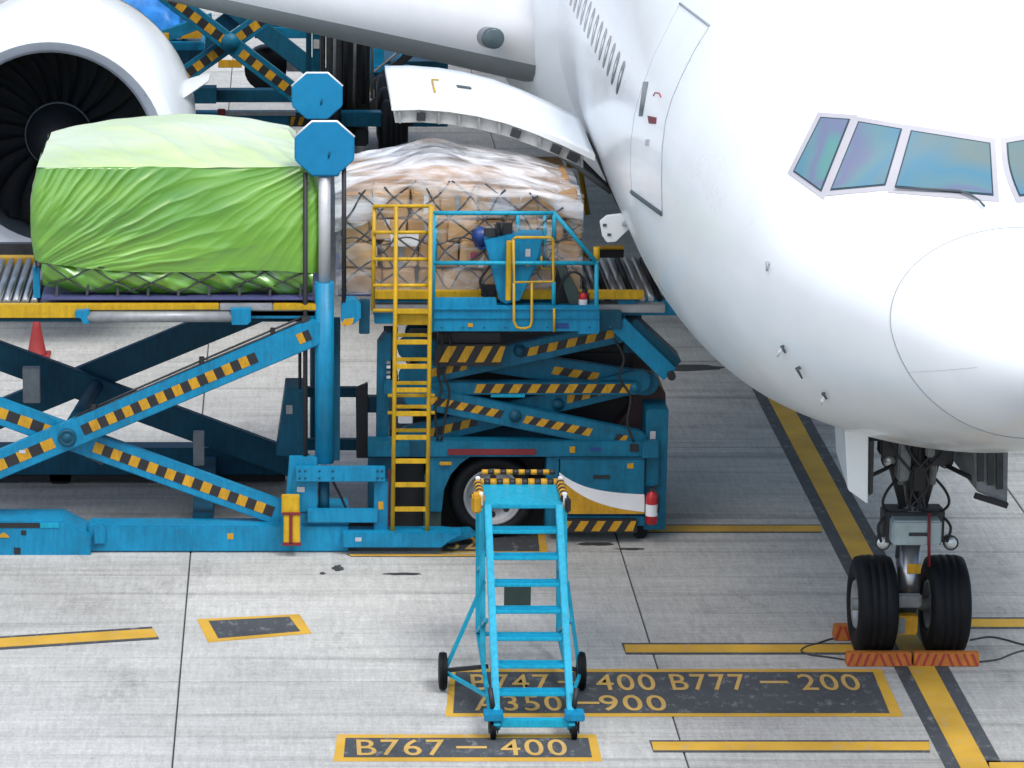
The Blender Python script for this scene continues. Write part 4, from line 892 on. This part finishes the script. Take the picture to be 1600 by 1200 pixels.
# chassis
pbx('chassis_beam', 'blue_shaded', LD, 575, 690, 1030, 714, 41.38, .25); pbx('chassis_rib', 'blue_dark', LD, 640, 690, 672, 714, 41.372, .02, .003); rs = pbx('red_reflector', 'dark_red', LD, 700, 702, 838, 711, 41.365, .02, .004)
pbx('marker_lamp', 'haz_yellow', LD, 890, 698, 899, 708, 41.362, .02, .004); pbx('marker_lamp', 'haz_yellow', LD, 687, 722, 706, 727, 41.375, .02, .003); pbx('chassis_cap', 'black', LD, 984, 694, 998, 706, 41.365, .02, .004)
ppr('wheel_arch', 'blue_shaded', LD, [(672, 714), (735, 714), (720, 724), (704, 742), (694, 765), (690, 800), (672, 800)], 41.42, .2); MB().pbox(672, 716, 870, 826, 42.05, .08).build('arch_back', 'black', LD); pbx('chassis_post', 'blue_shaded', LD, 852, 714, 874, 830, 41.42, .3)
wc = P(771, 779, 41.45); wheel(LD, (wc.x, 41.72, .53), (0, 1, 0), .42, .53, .36, rim='grey_metal', name='road_wheel', holes=8)
wheel(LD, (wc.x, 43.9, .53), (0, 1, 0), .42, .53, .36, rim='grey_metal', name='road_wheel', holes=0)
MB().box((P(610, 750, 41.9).x, 42.2, .25), (4.4, 44.1, 1.22)).build('chassis_body', 'blue_dark', LD, .02)
cb = pbx('cabinet', 'blue_shaded', LD, 874, 717, 1008, 804, 41.36, .6)
def sw(lo, hi, m_, y):                           # swoosh painted on the cabinet door
    mb = MB(); N = 14; xs = [874 + (1007-874)*i/N for i in range(N+1)]
    mb.add([P(x, hi(x), y) for x in xs] + [P(x, lo(x), y) for x in xs], [(i, i+1, i+1+N+1, i+N+1) for i in range(N)]); return mb.build('painted_swoosh', m_, cb)
f1 = lambda x: 738 + 36*(1 - math.exp(-(x-874)/42)); f2 = lambda x: 746 + 55*(1 - math.exp(-(x-874)/55))*1.08
sw(lambda x: 803, lambda x: min(803, f2(x)), 'haz_yellow', 41.357); sw(lambda x: min(803, f2(x)), f1, 'white_paint', 41.3565)
pbx('cabinet_handle', 'black', cb, 927, 743, 953, 748, 41.34, .025, .003); pbx('cabinet_seam', 'blue_dark', cb, 873, 715, 1009, 717, 41.35, .02, 0)
pbx('side_skirt', 'blue_shaded', LD, 874, 806, 1008, 822, 41.4, .2); bs = pbx('bumper_bar', 'haz_black', LD, 872, 812, 996, 833, 41.32, .08); hazard(bs, P(876, 822, 41.318), P(994, 822, 41.318), .13, 9, .6, 0)
MB().lathe(P(1000, 828, 41.6), (0, 1, 0), [(-.08, .09), (.08, .09)], 16).build('castor', 'rubber', LD)
pbx('end_post', 'blue_shaded', LD, 1005, 640, 1045, 828, 41.5, .5); pbx('end_plate', 'blue_shaded', LD, 1008, 715, 1030, 760, 41.42, .08); pbx('end_cap', 'blue_shaded', LD, 1003, 690, 1030, 716, 41.3, .1)
gn = pbx('battery_box', 'green_box', LD, 662, 742, 690, 828, 41.5, .5); pbx('battery_box', 'black', LD, 612, 716, 662, 830, 41.7, .3); pbx('box_vent', 'dark_steel', gn, 665, 748, 687, 780, 41.49, .015, .002); pbx('side_tank', 'blue_dark', LD, 575, 714, 612, 800, 41.5, .3)
pbx('red_edge', 'dark_red', LD, 606, 735, 610, 825, 41.2, .05, .003)

for (u, v, w_, h_, Y, m_) in ((35, 706, 10, 5, 40.94, 'white_trim'), (360, 838, 9, 9, 40.945, 'haz_yellow'), (560, 843, 10, 6, 40.815, 'white_trim'), (735, 508, 8, 6, 41.01, 'haz_yellow'),
                           (825, 395, 8, 12, 41.08, 'white_trim'), (825, 412, 8, 8, 41.08, 'haz_yellow'), (985, 728, 10, 8, 41.352, 'haz_yellow'), (1020, 680, 9, 12, 41.495, 'white_trim'), (470, 765, 12, 8, 40.975, 'white_trim'), (595, 790, 8, 12, 40.975, 'haz_yellow'), (930, 702, 18, 5, 41.375, 'helmet_blue'), (452, 640, 10, 14, 42.19, 'grey_metal')):
    pbx('sticker', m_, LD, u-w_/2, v-h_/2, u+w_/2, v+h_/2, Y, .004, 0)
for k, path in enumerate(([(692, 520), (690, 545), (684, 580), (690, 610), (680, 640), (684, 688)], [(700, 520), (705, 550), (694, 585), (702, 612), (696, 650), (690, 688)], [(960, 530), (975, 560), (968, 590), (985, 620), (980, 660), (990, 690)], [(618, 515), (612, 550), (620, 590), (612, 640), (618, 690)], [(480, 755), (474, 775), (486, 800), (500, 815), (530, 822)], [(520, 752), (532, 775), (545, 800), (570, 815)], [(870, 476), (878, 440), (895, 425), (912, 436), (918, 470)], [(762, 470), (750, 440), (765, 415), (775, 380)])):
    MB().tube(smooth([P(u, v, 41.38 if k < 4 else (41.05 if k < 6 else 41.28)) for u, v in path]), .016, 7).build('hydraulic_hose', 'black', LD)
for k in range(9):
    u = 690 + k*33; MB().lathe(P(u, 511, 41.02), (0, -1, 0), [(-.004, .012), (.008, .012), (.009, 0)], 8).build('bolt', 'blue_shaded', pl_)
# fire extinguishers
def extinguisher(u, v0, v1, Y, ru, label):
    b_ = P(u, v1, Y); t_ = P(u, v0, Y); r_ = ru/129; hh = t_.z - b_.z
    o = thing('fire_extinguisher', label, 'extinguisher', tuple(b_))
    bd = MB().lathe(b_, (0, 0, 1), [(0, r_*.8), (.01, r_), (hh*.68, r_), (hh*.78, r_*.8), (hh*.83, r_*.35), (hh*.86, r_*.3)], 20).build('bottle', 'red', o)
    MB().lathe(b_, (0, 0, 1), [(hh*.22, r_*1.012), (hh*.52, r_*1.012)], 20, cap=False).build('paper_label', 'white_paint', bd)
    MB().box(b_ + Vector((-r_*.4, -r_*.4, hh*.86)), b_ + Vector((r_*.5, r_*.4, hh*.93))).build('valve', 'dark_steel', o, .004)
    MB().bar(b_ + Vector((-r_*.3, 0, hh*.95)), b_ + Vector((r_*1.1, 0, hh)), .02, .014).build('handle', 'black', o)
    MB().tube([b_ + Vector((r_*.4, -r_*.3, hh*.9)), b_ + Vector((r_*1.15, -r_*.5, hh*.75)), b_ + Vector((r_*1.1, -r_*.5, hh*.3))], .012, 6).build('hose', 'black', o)
extinguisher(1017.5, 758, 818, 41.28, 9.5, 'tall red fire extinguisher on the right end of the loader chassis')
extinguisher(911, 452, 483, 41.25, 7, 'small red fire extinguisher on the operator platform beside the guard rail')
hl = thing('safety_helmet', 'dark blue safety helmet hung at the operator console', 'helmet', tuple(P(751, 385, 41.5)))
hc = P(751, 368, 41.5); MB().lathe(hc, (-.5, -.5, .5), [(-.09, .115), (-.02, .115), (.05, .10), (.09, .06), (.10, 0)], 20).build('shell', 'helmet_blue', hl)
MB().lathe(hc, (-.5, -.5, .5), [(-.095, .11), (-.095, .15), (-.085, .15), (-.08, .115)], 20).build('brim', 'helmet_blue', hl)

# ================================================================== GREEN COVERED PALLET
gpal = thing('covered_pallet', 'bright green plastic covered cargo pallet with dark net at its foot, on the rear lift', 'cargo pallet', (-1.3, 42.4, 3.13))
gx0, gx1, gy0, gy1 = -2.92, 0.40, 41.12, 43.55
MB().box((gx0+.02, gy0-.05, 3.127), (gx1+.03, gy1, 3.165)).build('pallet_sheet', 'pallet_metal', gpal, .006)
MB().box((gx0+.25, gy0+.2, 3.166), (gx1-.2, gy1-.2, 4.6)).build('load_core', 'green_box', gpal)
def rdg(x): return (1 - abs(math.sin(x)))**1.7
def vn(x, y): return math.sin(x*1.7+y*2.3+1.1)*.5 + math.sin(x*3.9-y*2.7+.4)*.3 + math.sin(x*7.3+y*6.1)*.2
def wr(x, z):                                    # wrinkles of the front: folds fan out from the lower left corner and hang from the upper right
    px, pz = x - (gx0-.35), z - 3.30; a = math.atan2(pz, px); d = math.hypot(px, pz)
    w1 = rdg(a*15 + vn(x*.7, z)*.55) * min(1, d/1.0) * max(0, 1 - d/4.2)
    w1 += .7*rdg(a*31 + 1.2 + vn(x, z*1.3)*.8) * max(0, 1-abs(d-1.7)/1.6)
    qx, qz = (gx1+.4) - x, 5.0 - z; a2 = math.atan2(qz, qx); d2 = math.hypot(qx, qz)
    w2 = rdg(a2*13 + .5 + vn(x, z)*.5) * max(0, 1 - d2/2.6)
    w3 = rdg(a*57 + vn(x*1.6, z*1.9)*1.1)*max(0, 1-abs(d-1.3)/1.5) + rdg(a2*41 + vn(x*1.3, z*2))*max(0, 1 - d2/3.0)
    return .034*w1 + .030*w2 + .011*w3 + .03*vn(x*.8, z*.9)
hemz = lambda x: 3.60 - .20*(x-gx0)/(gx1-gx0) - .06*math.sin(max(0, (x-gx0))*1.6)
topz = lambda x: 4.74 + .0*x
def gcov(u, v):
    # u along X incl. both ends, v: hem -> top edge -> over the top -> far hem
    e0 = .10; x = gx0 + (gx1-gx0)*u
    if v < .5:
        t = v/.5; z = hemz(x) + (topz(x)-hemz(x))*t
        y = gy0 - .05 + .05*t - wr(x, z) - .06*math.sin(math.pi*t)
    elif v < .86:
        t = (v-.5)/.36; arch = .27*math.sin(math.pi*(.02+.95*u))**.75 - .04
        z = topz(x) + (arch)*math.sin(t*math.pi*.5)**.8 + .012*vn(x*2+t*3, t*5) + (.03*rdg(x*3.1 + t*4.6 + vn(x, t)*.9) + .02*rdg(x*6.3 + t*7 + 1 + vn(x*1.4, t)))*min(1, t*5)*min(1, (1-t)*4)
        y = gy0 + .0 + (gy1-gy0-.15)*t - .01
    else:
        t = (v-.86)/.14; z = topz(x)+.27*math.sin(math.pi*(.02+.95*u))**.75 - .04 - t*1.35; y = gy1 - .15 + .2*math.sin(t*1.5)
    # round the ends inwards
    ed_ = min(u, 1-u); k = max(0, 1 - ed_/.035)
    y += (.10*k*k) if v < .5 else 0
    tz = (z-3.3)/1.5; bow = .10*math.sin(math.pi*min(1, max(0, tz)))
    x += (-bow if u < .5 else bow*.6) * max(0, 1-ed_/.2)
    if v >= .5: x += (.03 if u < .5 else -.25) * max(0, 1-ed_/.10) * min(1, (v-.5)/.3)
    return (x, y, z)
mb = MB().grid(lambda u, v: gcov(u, v*.5), 240, 120); MB().grid(lambda u, v: gcov(u, .5 + v*.5), 170, 80).build('cover_top', 'green_cover_lit', gpal, fixn=False)
for u in (0.0, 1.0):                              # the two short ends
    col = [Vector(gcov(u, j/150)) for j in range(151)]
    sg = -1 if u == 0 else 1
    def endf(a, b2, col=col, sg=sg):
        z = 3.45 + b2*1.27; front = Vector(gcov(u, min(.5, max(0, (z-col[0].z)/(4.74-col[0].z))*.5))); y = front.y + (gy1-.1-front.y)*a
        zz = min(z, 4.74) + (.28*.35 if False else 0)
        top = 4.72
        zz = 3.45 + (top-3.45)*b2
        return (front.x + sg*.05*math.sin(math.pi*a)*math.sin(math.pi*b2) + .012*vn(a*6, b2*5), y, zz)
    mb.grid(endf, 24, 20)
mb.build('plastic_cover', 'green_cover', gpal, fixn=False)
def gfoot(u, v):
    x = gx0 + .03 + (gx1-gx0-.08)*u; zt_ = hemz(x) + .06; zb_ = 3.175 + (.10*max(0, 1-u/.12)) + .03*max(0, vn(x*2.1, 1))
    z = zb_ + (zt_-zb_)*v
    return (x, gy0 + .03 - .05*math.sin(math.pi*v) - .045*rdg(x*5.3 + v*2 + vn(x*2, v)) - .03*vn(x*3.3, v*3) + .10*(1-v)**3, z)
MB().grid(gfoot, 150, 24).build('cover_foot', 'green_cover', gpal)
net = MB(); nx = 6
for i in range(-1, nx+1):
    for sg in (-1, 1):
        pts = []
        for k in range(9):
            t = k/8; x = gx0 + .05 + (gx1-gx0-.1)*(i + .5 + sg*(t-.5)*1.25 + .12*math.sin(i*2.1))/nx
            if x < gx0+.04 or x > gx1-.04: continue
            u = (x-gx0)/(gx1-gx0); p = Vector(gfoot(min(1, max(0, u)), t*.92)); pts.append(p + Vector((0, -.02, 0)))
        if len(pts) > 3: net.tube(pts, .010, 6)
net.tube([Vector(gfoot(k/60, .93)) + Vector((0, -.02, 0)) for k in range(61)], .014, 6)
net.build('cargo_net', 'rope', gpal)
for i in range(9):
    x = gx0 + .2 + i*(gx1-gx0-.4)/8; MB().bar((x, gy0-.02, 3.165), (x+.01, gy0+.02, 3.30), .03, .015).build('net_fitting', 'dark_steel', gpal)

# ================================================================== BROWN BOX PALLET
bp_ = thing('boxed_pallet', 'netted pallet of brown cartons under crumpled clear film on the bridge', 'cargo pallet', (2.1, 42.7, 3.06))
qx0, qx1, qy0, qy1 = .66, 3.60, 41.62, 43.85
MB().box((qx0, qy0-.03, 3.055), (qx1+.02, qy1, 3.085)).build('pallet_sheet', 'pallet_metal', bp_, .005)
rnd = random.Random(11); zz = 3.087; layer = 0
bxs = []
while zz < 4.28:
    h_ = rnd.uniform(.27, .33); x = qx0 + rnd.uniform(.0, .06); inset = .05*layer
    while x < qx1 - .12:
        w_ = min(rnd.uniform(.30, .52), qx1 - x - .01)
        if w_ < .14: break
        lim = 4.50 - .30*abs((x + w_/2 - 1.9)/1.6)**2
        if zz + h_*.8 < lim + .08: bxs.append((x + rnd.uniform(0, .02), qy0 + rnd.uniform(0, .07) + inset*.3, zz, w_ - .02, rnd.uniform(.5, .7), h_ - .012, rnd.uniform(-.05, .05)))
        x += w_
    zz += h_; layer += 1
for (x, y, z, w_, d_, h_, rz) in bxs:
    cm = MB().box((-w_/2, -d_/2, 0), (w_/2, d_/2, h_))
    for q in cm.v: q += Vector((rnd.uniform(-.018, .018), rnd.uniform(-.03, .03), rnd.uniform(-.015, .012)))
    o = cm.build('carton', 'cardboard', None, .018)
    o.parent = bp_; o.location = Vector((x + w_/2, y + d_/2, z)) - LOC[bp_.name]; o.rotation_euler = (rnd.uniform(-.03, .03), rnd.uniform(-.05, .05), rz*1.6)
    if rnd.random() < .55:
        t = MB().box((-.03, -d_/2-.004, .004), (.03, -d_/2+.002, h_-.004)).build('packing_tape', 'seam' if rnd.random() < .7 else 'white_paint', None); t.parent = o
MB().box((qx0+.15, qy0+.72, 3.088), (qx1-.1, qy1-.05, 4.35)).build('load_core', 'cardboard', bp_)
o = MB().box((0, 0, 0), (.34, .02, .18)).build('paper_sheet', 'white_paint', None); o.parent = bp_; o.location = P(610, 385, qy0-.02) - LOC[bp_.name]
o = MB().box((0, 0, 0), (.22, .02, .2)).build('paper_sheet', 'white_trim', None); o.parent = bp_; o.location = P(768, 335, qy0-.02) - LOC[bp_.name]
o = MB().box((0, 0, 0), (.09, .02, .07)).build('paper_sheet', 'tape_pink', None); o.parent = bp_; o.location = P(735, 404, qy0-.04) - LOC[bp_.name]
def bnet(x, z): return Vector((x, qy0 - .045 - .05*math.sin(math.pi*min(1, max(0, (z-3.1)/1.5))) + .02*vn(x*2, z*3), z))
ropes = MB(); cw = .42
for i in range(-4, 12):
    for sg in (-1, 1):
        pts = []
        for k in range(41):
            t = k/40; z = 3.10 + t*1.42; x = qx0 + (i*cw) + sg*(t*1.42*.95) + .05*math.sin(z*9 + i*1.7) + (.0 if sg > 0 else 1.0)
            lim = 4.50 - .34*abs((x - 1.9)/1.6)**2
            if qx0 + .02 < x < qx1 - .02 and z < lim: pts.append(bnet(x, z))
        if len(pts) > 4: ropes.tube(pts, .013, 5)
ropes.tube([bnet(qx0 + (qx1-qx0)*k/40, 3.75 + .05*math.sin(k*.7)) for k in range(41)], .010, 5)
ropes.build('cargo_net', 'rope', bp_)
fz = lambda x, t: (4.50 - .30*abs((x-1.95)/1.6)**2) + .10*math.sin(math.pi*t) + .14*math.exp(-((x-1.85)/.35)**2)*math.sin(math.pi*min(1, t*1.1))
def ftop(u, v):
    x = qx0 - .04 + (qx1-qx0+.05)*u
    if v < .28:
        t = v/.28; drop = (.30 - .16*u + .10*math.sin(x*3.1) + .07*math.sin(x*7.7) + (.16 if u > .82 else 0)*(u-.82)/.18 + .12*max(0, 1-u/.3))
        z = fz(x, 0) - drop*(1-t); y = qy0 - .05 - .03*math.sin(math.pi*t) - .022*rdg(x*2.2 + z*9)
    else:
        t = (v-.28)/.72; z = fz(x, t) + .035*rdg(x*1.1 + t*7.5 + vn(x*.6, t*2)) + .022*rdg(x*2.3 - t*11 + vn(x, t)) + .012*vn(x*2.5, t*8); y = qy0 - .05 + (qy1 - qy0 + .05)*t
    return (x, y, z)
MB().grid(ftop, 110, 80).build('film_sheet', 'film_top', bp_)
def ffront(u, v):
    x = qx0 - .03 + (qx1-qx0+.04)*u; z = 3.09 + 1.25*v
    return (x, bnet(x, z).y - .03 - .03*rdg(x*3.1 - z*4.2 + vn(x, z)) - .02*vn(x*3, z*4), z)
MB().grid(ffront, 110, 60).build('film_wrap', 'film_front', bp_)

# ================================================================== MOBILE STAIRS
stx = G(828, 1150).x; SF = Vector((P(834, 1138, 34.45).x, 34.45, .20)); 
sr = thing('mobile_stairs', 'light blue wheeled maintenance steps with yellow bumpers standing in front of the loader', 'stairs', (SF.x, 35.4, 0))
hw = .385; x0, x1 = SF.x - hw, SF.x + hw
PY, PZ = 36.55, P(815, 788, 36.55).z
for x in (x0, x1):
    MB().bar((x, 34.40, .14), (x, PY, PZ - .03), .075, .11).build('stringer', 'cyan', sr, .008)
for k in range(1, 8):
    t = k/8; y = 34.45 + (PY-34.45)*t; z = .20 + (PZ-.20)*t
    td = MB().box((x0+.026, y-.02, z-.035), (x1-.026, y+.17, z)).build('tread', 'cyan', sr, .006)
    for q in range(3): MB().box((x0+.06, y+.015+q*.05, z-.002), (x1-.06, y+.04+q*.05, z+.003)).build('grip_strip', 'blue', td)
MB().box((x0+.026, 34.41, .14), (x1-.026, 34.50, .22)).build('tread', 'cyan', sr, .006)
plat = MB().box((x0-.035, PY-.02, PZ-.045), (x1+.035, PY+.78, PZ)).build('platform', 'cyan', sr, .008)
PB = PY + .76
for x in (x0-.06, x1+.06):
    MB().bar((x, PY+.05, PZ-.06), (x, 36.0, .30), .06, .06).build('post', 'cyan', sr, .006)
    MB().bar((x, PB-.03, PZ-.06), (x, PB-.35, .30), .06, .06).build('post', 'cyan', sr, .006)
    MB().bar((x, 36.0, .30), (x, PB-.35, .30), .045, .045).build('base_rail', 'cyan', sr, .006)
    MB().bar((x, 34.5, .22), (x, 36.0, .30), .045, .045).build('base_rail', 'cyan', sr, .006)
    MB().bar((x, PY+.02, 1.2), (x, PB-.2, 1.0), .04, .04).build('brace', 'cyan', sr); MB().bar((x, 35.5, .95), (x, PB-.32, .32), .04, .04).build('brace', 'cyan', sr)
MB().bar((x0-.06, PB-.2, 1.17), (x1+.06, PB-.2, 1.17), .04, .04).build('cross_bar', 'cyan', sr, .005); MB().bar((x0-.06, PB-.34, .30), (x1+.06, PB-.34, .30), .04, .04).build('cross_bar', 'cyan', sr, .005)
cb_ = P(788, 905, PB-.22); cc = P(829, 950, PB-.22); MB().box((cb_.x, PB-.235, cc.z), (cc.x, PB-.215, cb_.z)).build('hanging_plate', 'green_box', sr, .004)
WLX, WRX, AY, AZ = G(692, 1079).x, G(907, 1074).x, 36.0, .21
for X, pn in ((WLX, -1), (WRX, 1)):
    wheel(sr, (X, AY, AZ), (1, 0, 0), .09, .205, .10, rim='dark_steel', name='wheel', holes=0)
    MB().bar((X - pn*.02, AY, AZ), (SF.x + pn*(hw+.06), AY+.0, 1.22), .042, .042).build('outrigger', 'cyan', sr); MB().bar((X, AY, AZ), (SF.x + pn*(hw+.06), 35.1, .24), .035, .035).build('outrigger', 'cyan', sr)
    MB().bar((X, AY, AZ), (SF.x + pn*hw, AY, AZ+.05), .04, .04).build('axle', 'dark_steel', sr)
    cx = SF.x + pn*(hw+.035)
    MB().box((cx-.10, 34.36, .225), (cx+.10, 34.56, .30)).build('castor_plate', 'blue', sr, .008)
    ck = wheel(sr, (cx, 34.46, .105), (1, 0, .0), .06, .105, .05, rim='dark_steel', name='castor', holes=0)
    for k in (-1, 1): MB().box((cx+k*.045-.006, 34.40, .08), (cx+k*.045+.006, 34.52, .225)).build('fork', 'black', ck)
    MB().tube([(cx, 34.55, .30), (cx+pn*.03, 34.62, .50)], .03, 8).build('brake_lever', 'black', sr)
def bumper(pts, r=.045):
    for k, (a, b2) in enumerate(zip(pts[:-1], pts[1:])):
        a = Vector(a); b2 = Vector(b2); n_ = max(2, round((b2-a).length/.07))
        mb = MB()
        for i in range(n_): mb.tube([a.lerp(b2, i/n_), a.lerp(b2, (i+1)/n_)], r if i % 2 else r*1.04, 10, i % 2)
        mb.build('bumper', ['haz_yellow', 'haz_black'], sr)
bumper([(x0-.07, PY+.10, PZ+.03), (x0-.07, PB+.02, PZ+.03)]); bumper([(x0-.07, PB+.05, PZ+.01), (x1+.07, PB+.05, PZ+.01)]); bumper([(x1+.07, PB+.02, PZ+.03), (x1+.07, PY+.10, PZ+.03)])
bumper([(x0-.02, PB+.09, PZ+.12), (x1+.02, PB+.09, PZ+.12)], .028)
MB().box((x0-.17, PY-.02, PZ-.10), (x0-.07, PY+.16, PZ+.10)).build('bumper_pad', 'haz_yellow', sr, .02); MB().box((x1+.07, PY-.02, PZ-.10), (x1+.13, PY+.12, PZ+.06)).build('bumper_pad', 'haz_black', sr, .02)
for x in (x0-.07, x1+.07):
    for y in (PY+.12, PB-.02): MB().box((x-.025, y-.025, PZ-.05), (x+.025, y+.025, PZ+.10)).build('bumper_clip', 'white_paint', sr, .008)

# ================================================================== CONE
cn = thing('traffic_cone', 'red traffic cone on the apron behind the loader scissor arms', 'cone', tuple(G(58, 556)))
cb0 = G(58, 556); MB().box(cb0 + Vector((-.2, -.2, .001)), cb0 + Vector((.2, .2, .035))).build('base', 'cone_red', cn, .01)
MB().lathe(cb0, (0, 0, 1), [(.035, .15), (.05, .14), (.42, .07), (.70, .03), (.70, .0)], 20).build('cone_body', 'cone_red', cn)

# ================================================================== SECOND LOADER, far behind under the wing
FY = 66.0
L2 = thing('cargo_loader', 'distant blue scissor lift loader under the wing behind the green pallet', 'cargo loader', (-1.5, 67, 0))
_LD = LD; LD = L2
arm((250, -15), (475, 158), FY, .34, .14, 'blue_shaded', ((.02, .47, 9, 0), (.56, .97, 9, 0)), sl=0, hw=.16); arm((250, 145), (470, -10), FY+.2, .32, .14, 'blue_shaded', ((.05, .45, 8, 0), (.55, .95, 8, 0)), sl=0, hw=.16)
arm((290, -45), (500, 118), FY+3.0, .36, .14, 'blue_dark'); arm((280, 90), (480, -55), FY+3.2, .36, .14, 'blue_dark')
MB().lathe(P(360, 66, FY-.03), (0, -1, 0), [(-.02, .17), (.02, .17), (.03, 0)], 18).build('pivot_pin', 'blue_shaded', LD)
pbx('base_rail', 'blue_dark', LD, 280, 141, 470, 160, FY+.6, .3); pbx('end_block', 'blue_dark', LD, 285, 138, 338, 162, FY+.4, .4); pbx('base_rail', 'blue_shaded', LD, 240, 176, 700, 198, FY-1.3, .3); pbx('base_plate', 'grey_metal', LD, 346, 174, 462, 181, FY-1.4, .1)
pbx('base_lamp', 'dark_red', LD, 340, 171, 352, 181, FY-1.45, .1); pbx('frame_beam', 'blue_dark', LD, 395, 33, 490, 42, FY+3.4, .2); pbx('frame_beam', 'blue_shaded', LD, 398, 44, 482, 60, FY+3.2, .2)
pbx('frame_post', 'blue_dark', LD, 478, -40, 487, 180, FY+.3, .2); pbx('frame_post', 'blue_shaded', LD, 488, -40, 500, 180, FY+.1, .15); pbx('post_sticker', 'white_paint', LD, 490, 62, 499, 76, FY+.08, .03, 0)
MB().lathe(P(415, 105, FY+3.6), (0, 1, 0), [(-.3, .05), (-.3, .42), (.3, .42), (.3, .05)], 24).build('road_wheel', 'rubber', LD); pbx('wheel_housing', 'black', LD, 412, 76, 448, 108, FY+3.5, .5); pbx('counterweight', 'grey_metal', LD, 448, 92, 480, 112, FY+3.3, .4)
ppr('side_beam', 'blue_shaded', LD, [(235, 55), (330, 22), (332, 38), (235, 76)], FY+1.5, .2); pbx('beam_knob', 'haz_yellow', LD, 248, 52, 264, 70, FY+1.45, .1); pbx('beam_tag', 'haz_yellow', LD, 341, 94, 378, 106, FY+2, .06)
hz_ = pbx('rail_end', 'haz_black', LD, 452, 181, 482, 197, FY-1.4, .1); hazard(hz_, P(453, 189, FY-1.402), P(481, 189, FY-1.402), .16, 4, .3, 0)
hz_ = pbx('rail_end', 'haz_black', LD, 612, 184, 645, 197, FY-1.4, .1); hazard(hz_, P(613, 190, FY-1.402), P(644, 190, FY-1.402), .14, 4, .3, 0)
for u in (515, 545): MB().lathe(P(u, 206, FY-1), (1, 0, 0), [(-.1, .3), (.1, .3)], 20).build('castor', 'rubber', LD)
LD = _LD
pkg = thing('wrapped_pallet', 'far pallet wrapped in bright blue plastic sheet behind the engine', 'cargo pallet', tuple(P(215, 62, 68.0)))
def bl_(u, v):
    th = u*2*math.pi; c = P(215, 30, 68.0); k = 1 - .16*v*v; n4 = lambda q: copysign(abs(q)**.45, q)
    return (c.x + .1 + n4(math.cos(th))*(.82*k) + .05*vn(th*2, v*4), 68.0 + 1 + n4(math.sin(th))*(1.0*k) + .05*vn(th*3+1, v*3), c.z - .40 + .95*v + .06*vn(th*2, v*2))
MB().grid(bl_, 60, 16).build('plastic_wrap', 'tarp_blue', pkg)
tp = P(215, 30, 68.0); MB().box((tp.x-.75, 68.1, tp.z-.42), (tp.x+.85, 69.9, tp.z-.38)).build('pallet_sheet', 'grey_metal', pkg)
def tl(u, v):
    a, b2 = u*2-1, v*2-1; c = P(215, 30, 68.0); r_ = max(abs(a), abs(b2)); return (c.x + .1 + a*.72, 69.0 + b2*.86, c.z + .55 + .10*(1-r_**2) + .06*vn(a*3, b2*3))
MB().grid(tl, 24, 24).build('wrap_top', 'tarp_blue', pkg)
dl2 = thing('pallet_dolly', 'far grey dolly frame carrying the blue wrapped pallet', 'dolly', (tp.x, 69, 0))
MB().box((tp.x-1.0, 67.9, tp.z-.60), (tp.x+1.3, 70.0, tp.z-.44)).build('dolly_bed', 'blue', dl2, .02)
for dx in (-.7, .9):
    for y in (68.2, 69.8): MB().box((tp.x+dx-.06, y-.06, 0.02), (tp.x+dx+.06, y+.06, tp.z-.6)).build('leg', 'blue_dark', dl2)
MB().box((tp.x+.85, 68.0, tp.z-.38), (tp.x+1.25, 68.3, tp.z-.2)).build('yellow_stop', 'haz_yellow', dl2)
# belt loader beyond the cargo door
bl2 = thing('belt_loader', 'dark blue belt loader partly hidden under the wing beside the main gear', 'belt loader', (3.0, 71, 0))
def o2(n_, m_, *a, **k): return pbx(n_, m_, bl2, *a, **k)
o2('body', 'blue_dark', 578, 96, 700, 140, 71.0, 1.6); o2('cab_panel', 'blue', 577, 60, 600, 125, 70.8, .4); o2('cab_beam', 'blue', 577, 103, 640, 114, 70.7, .2)
MB().bar(P(585, 130, 70.6), P(690, 40, 70.6), .35, .16).build('conveyor', 'black', bl2, .02); MB().tube([P(585, 112, 70.5), P(690, 26, 70.5)], .03, 6).build('hand_rail', 'grey_metal', bl2); MB().tube([P(600, 120, 70.5), P(640, 70, 70.5)], .03, 6).build('hand_rail', 'blue', bl2)
for u in (600, 690): MB().lathe(P(u, 178, 71.0), (0, 1, 0), [(-.1, .06), (-.12, .38), (.12, .38), (.1, .06)], 24).build('wheel', 'rubber', bl2)
o2('body_skirt', 'black', 585, 140, 700, 180, 71.1, 1.2); o2('lamp', 'haz_yellow', 566, 136, 579, 144, 70.9, .1); o2('bollard_tag', 'lens_green', 570, 122, 577, 136, 70.9, .06)
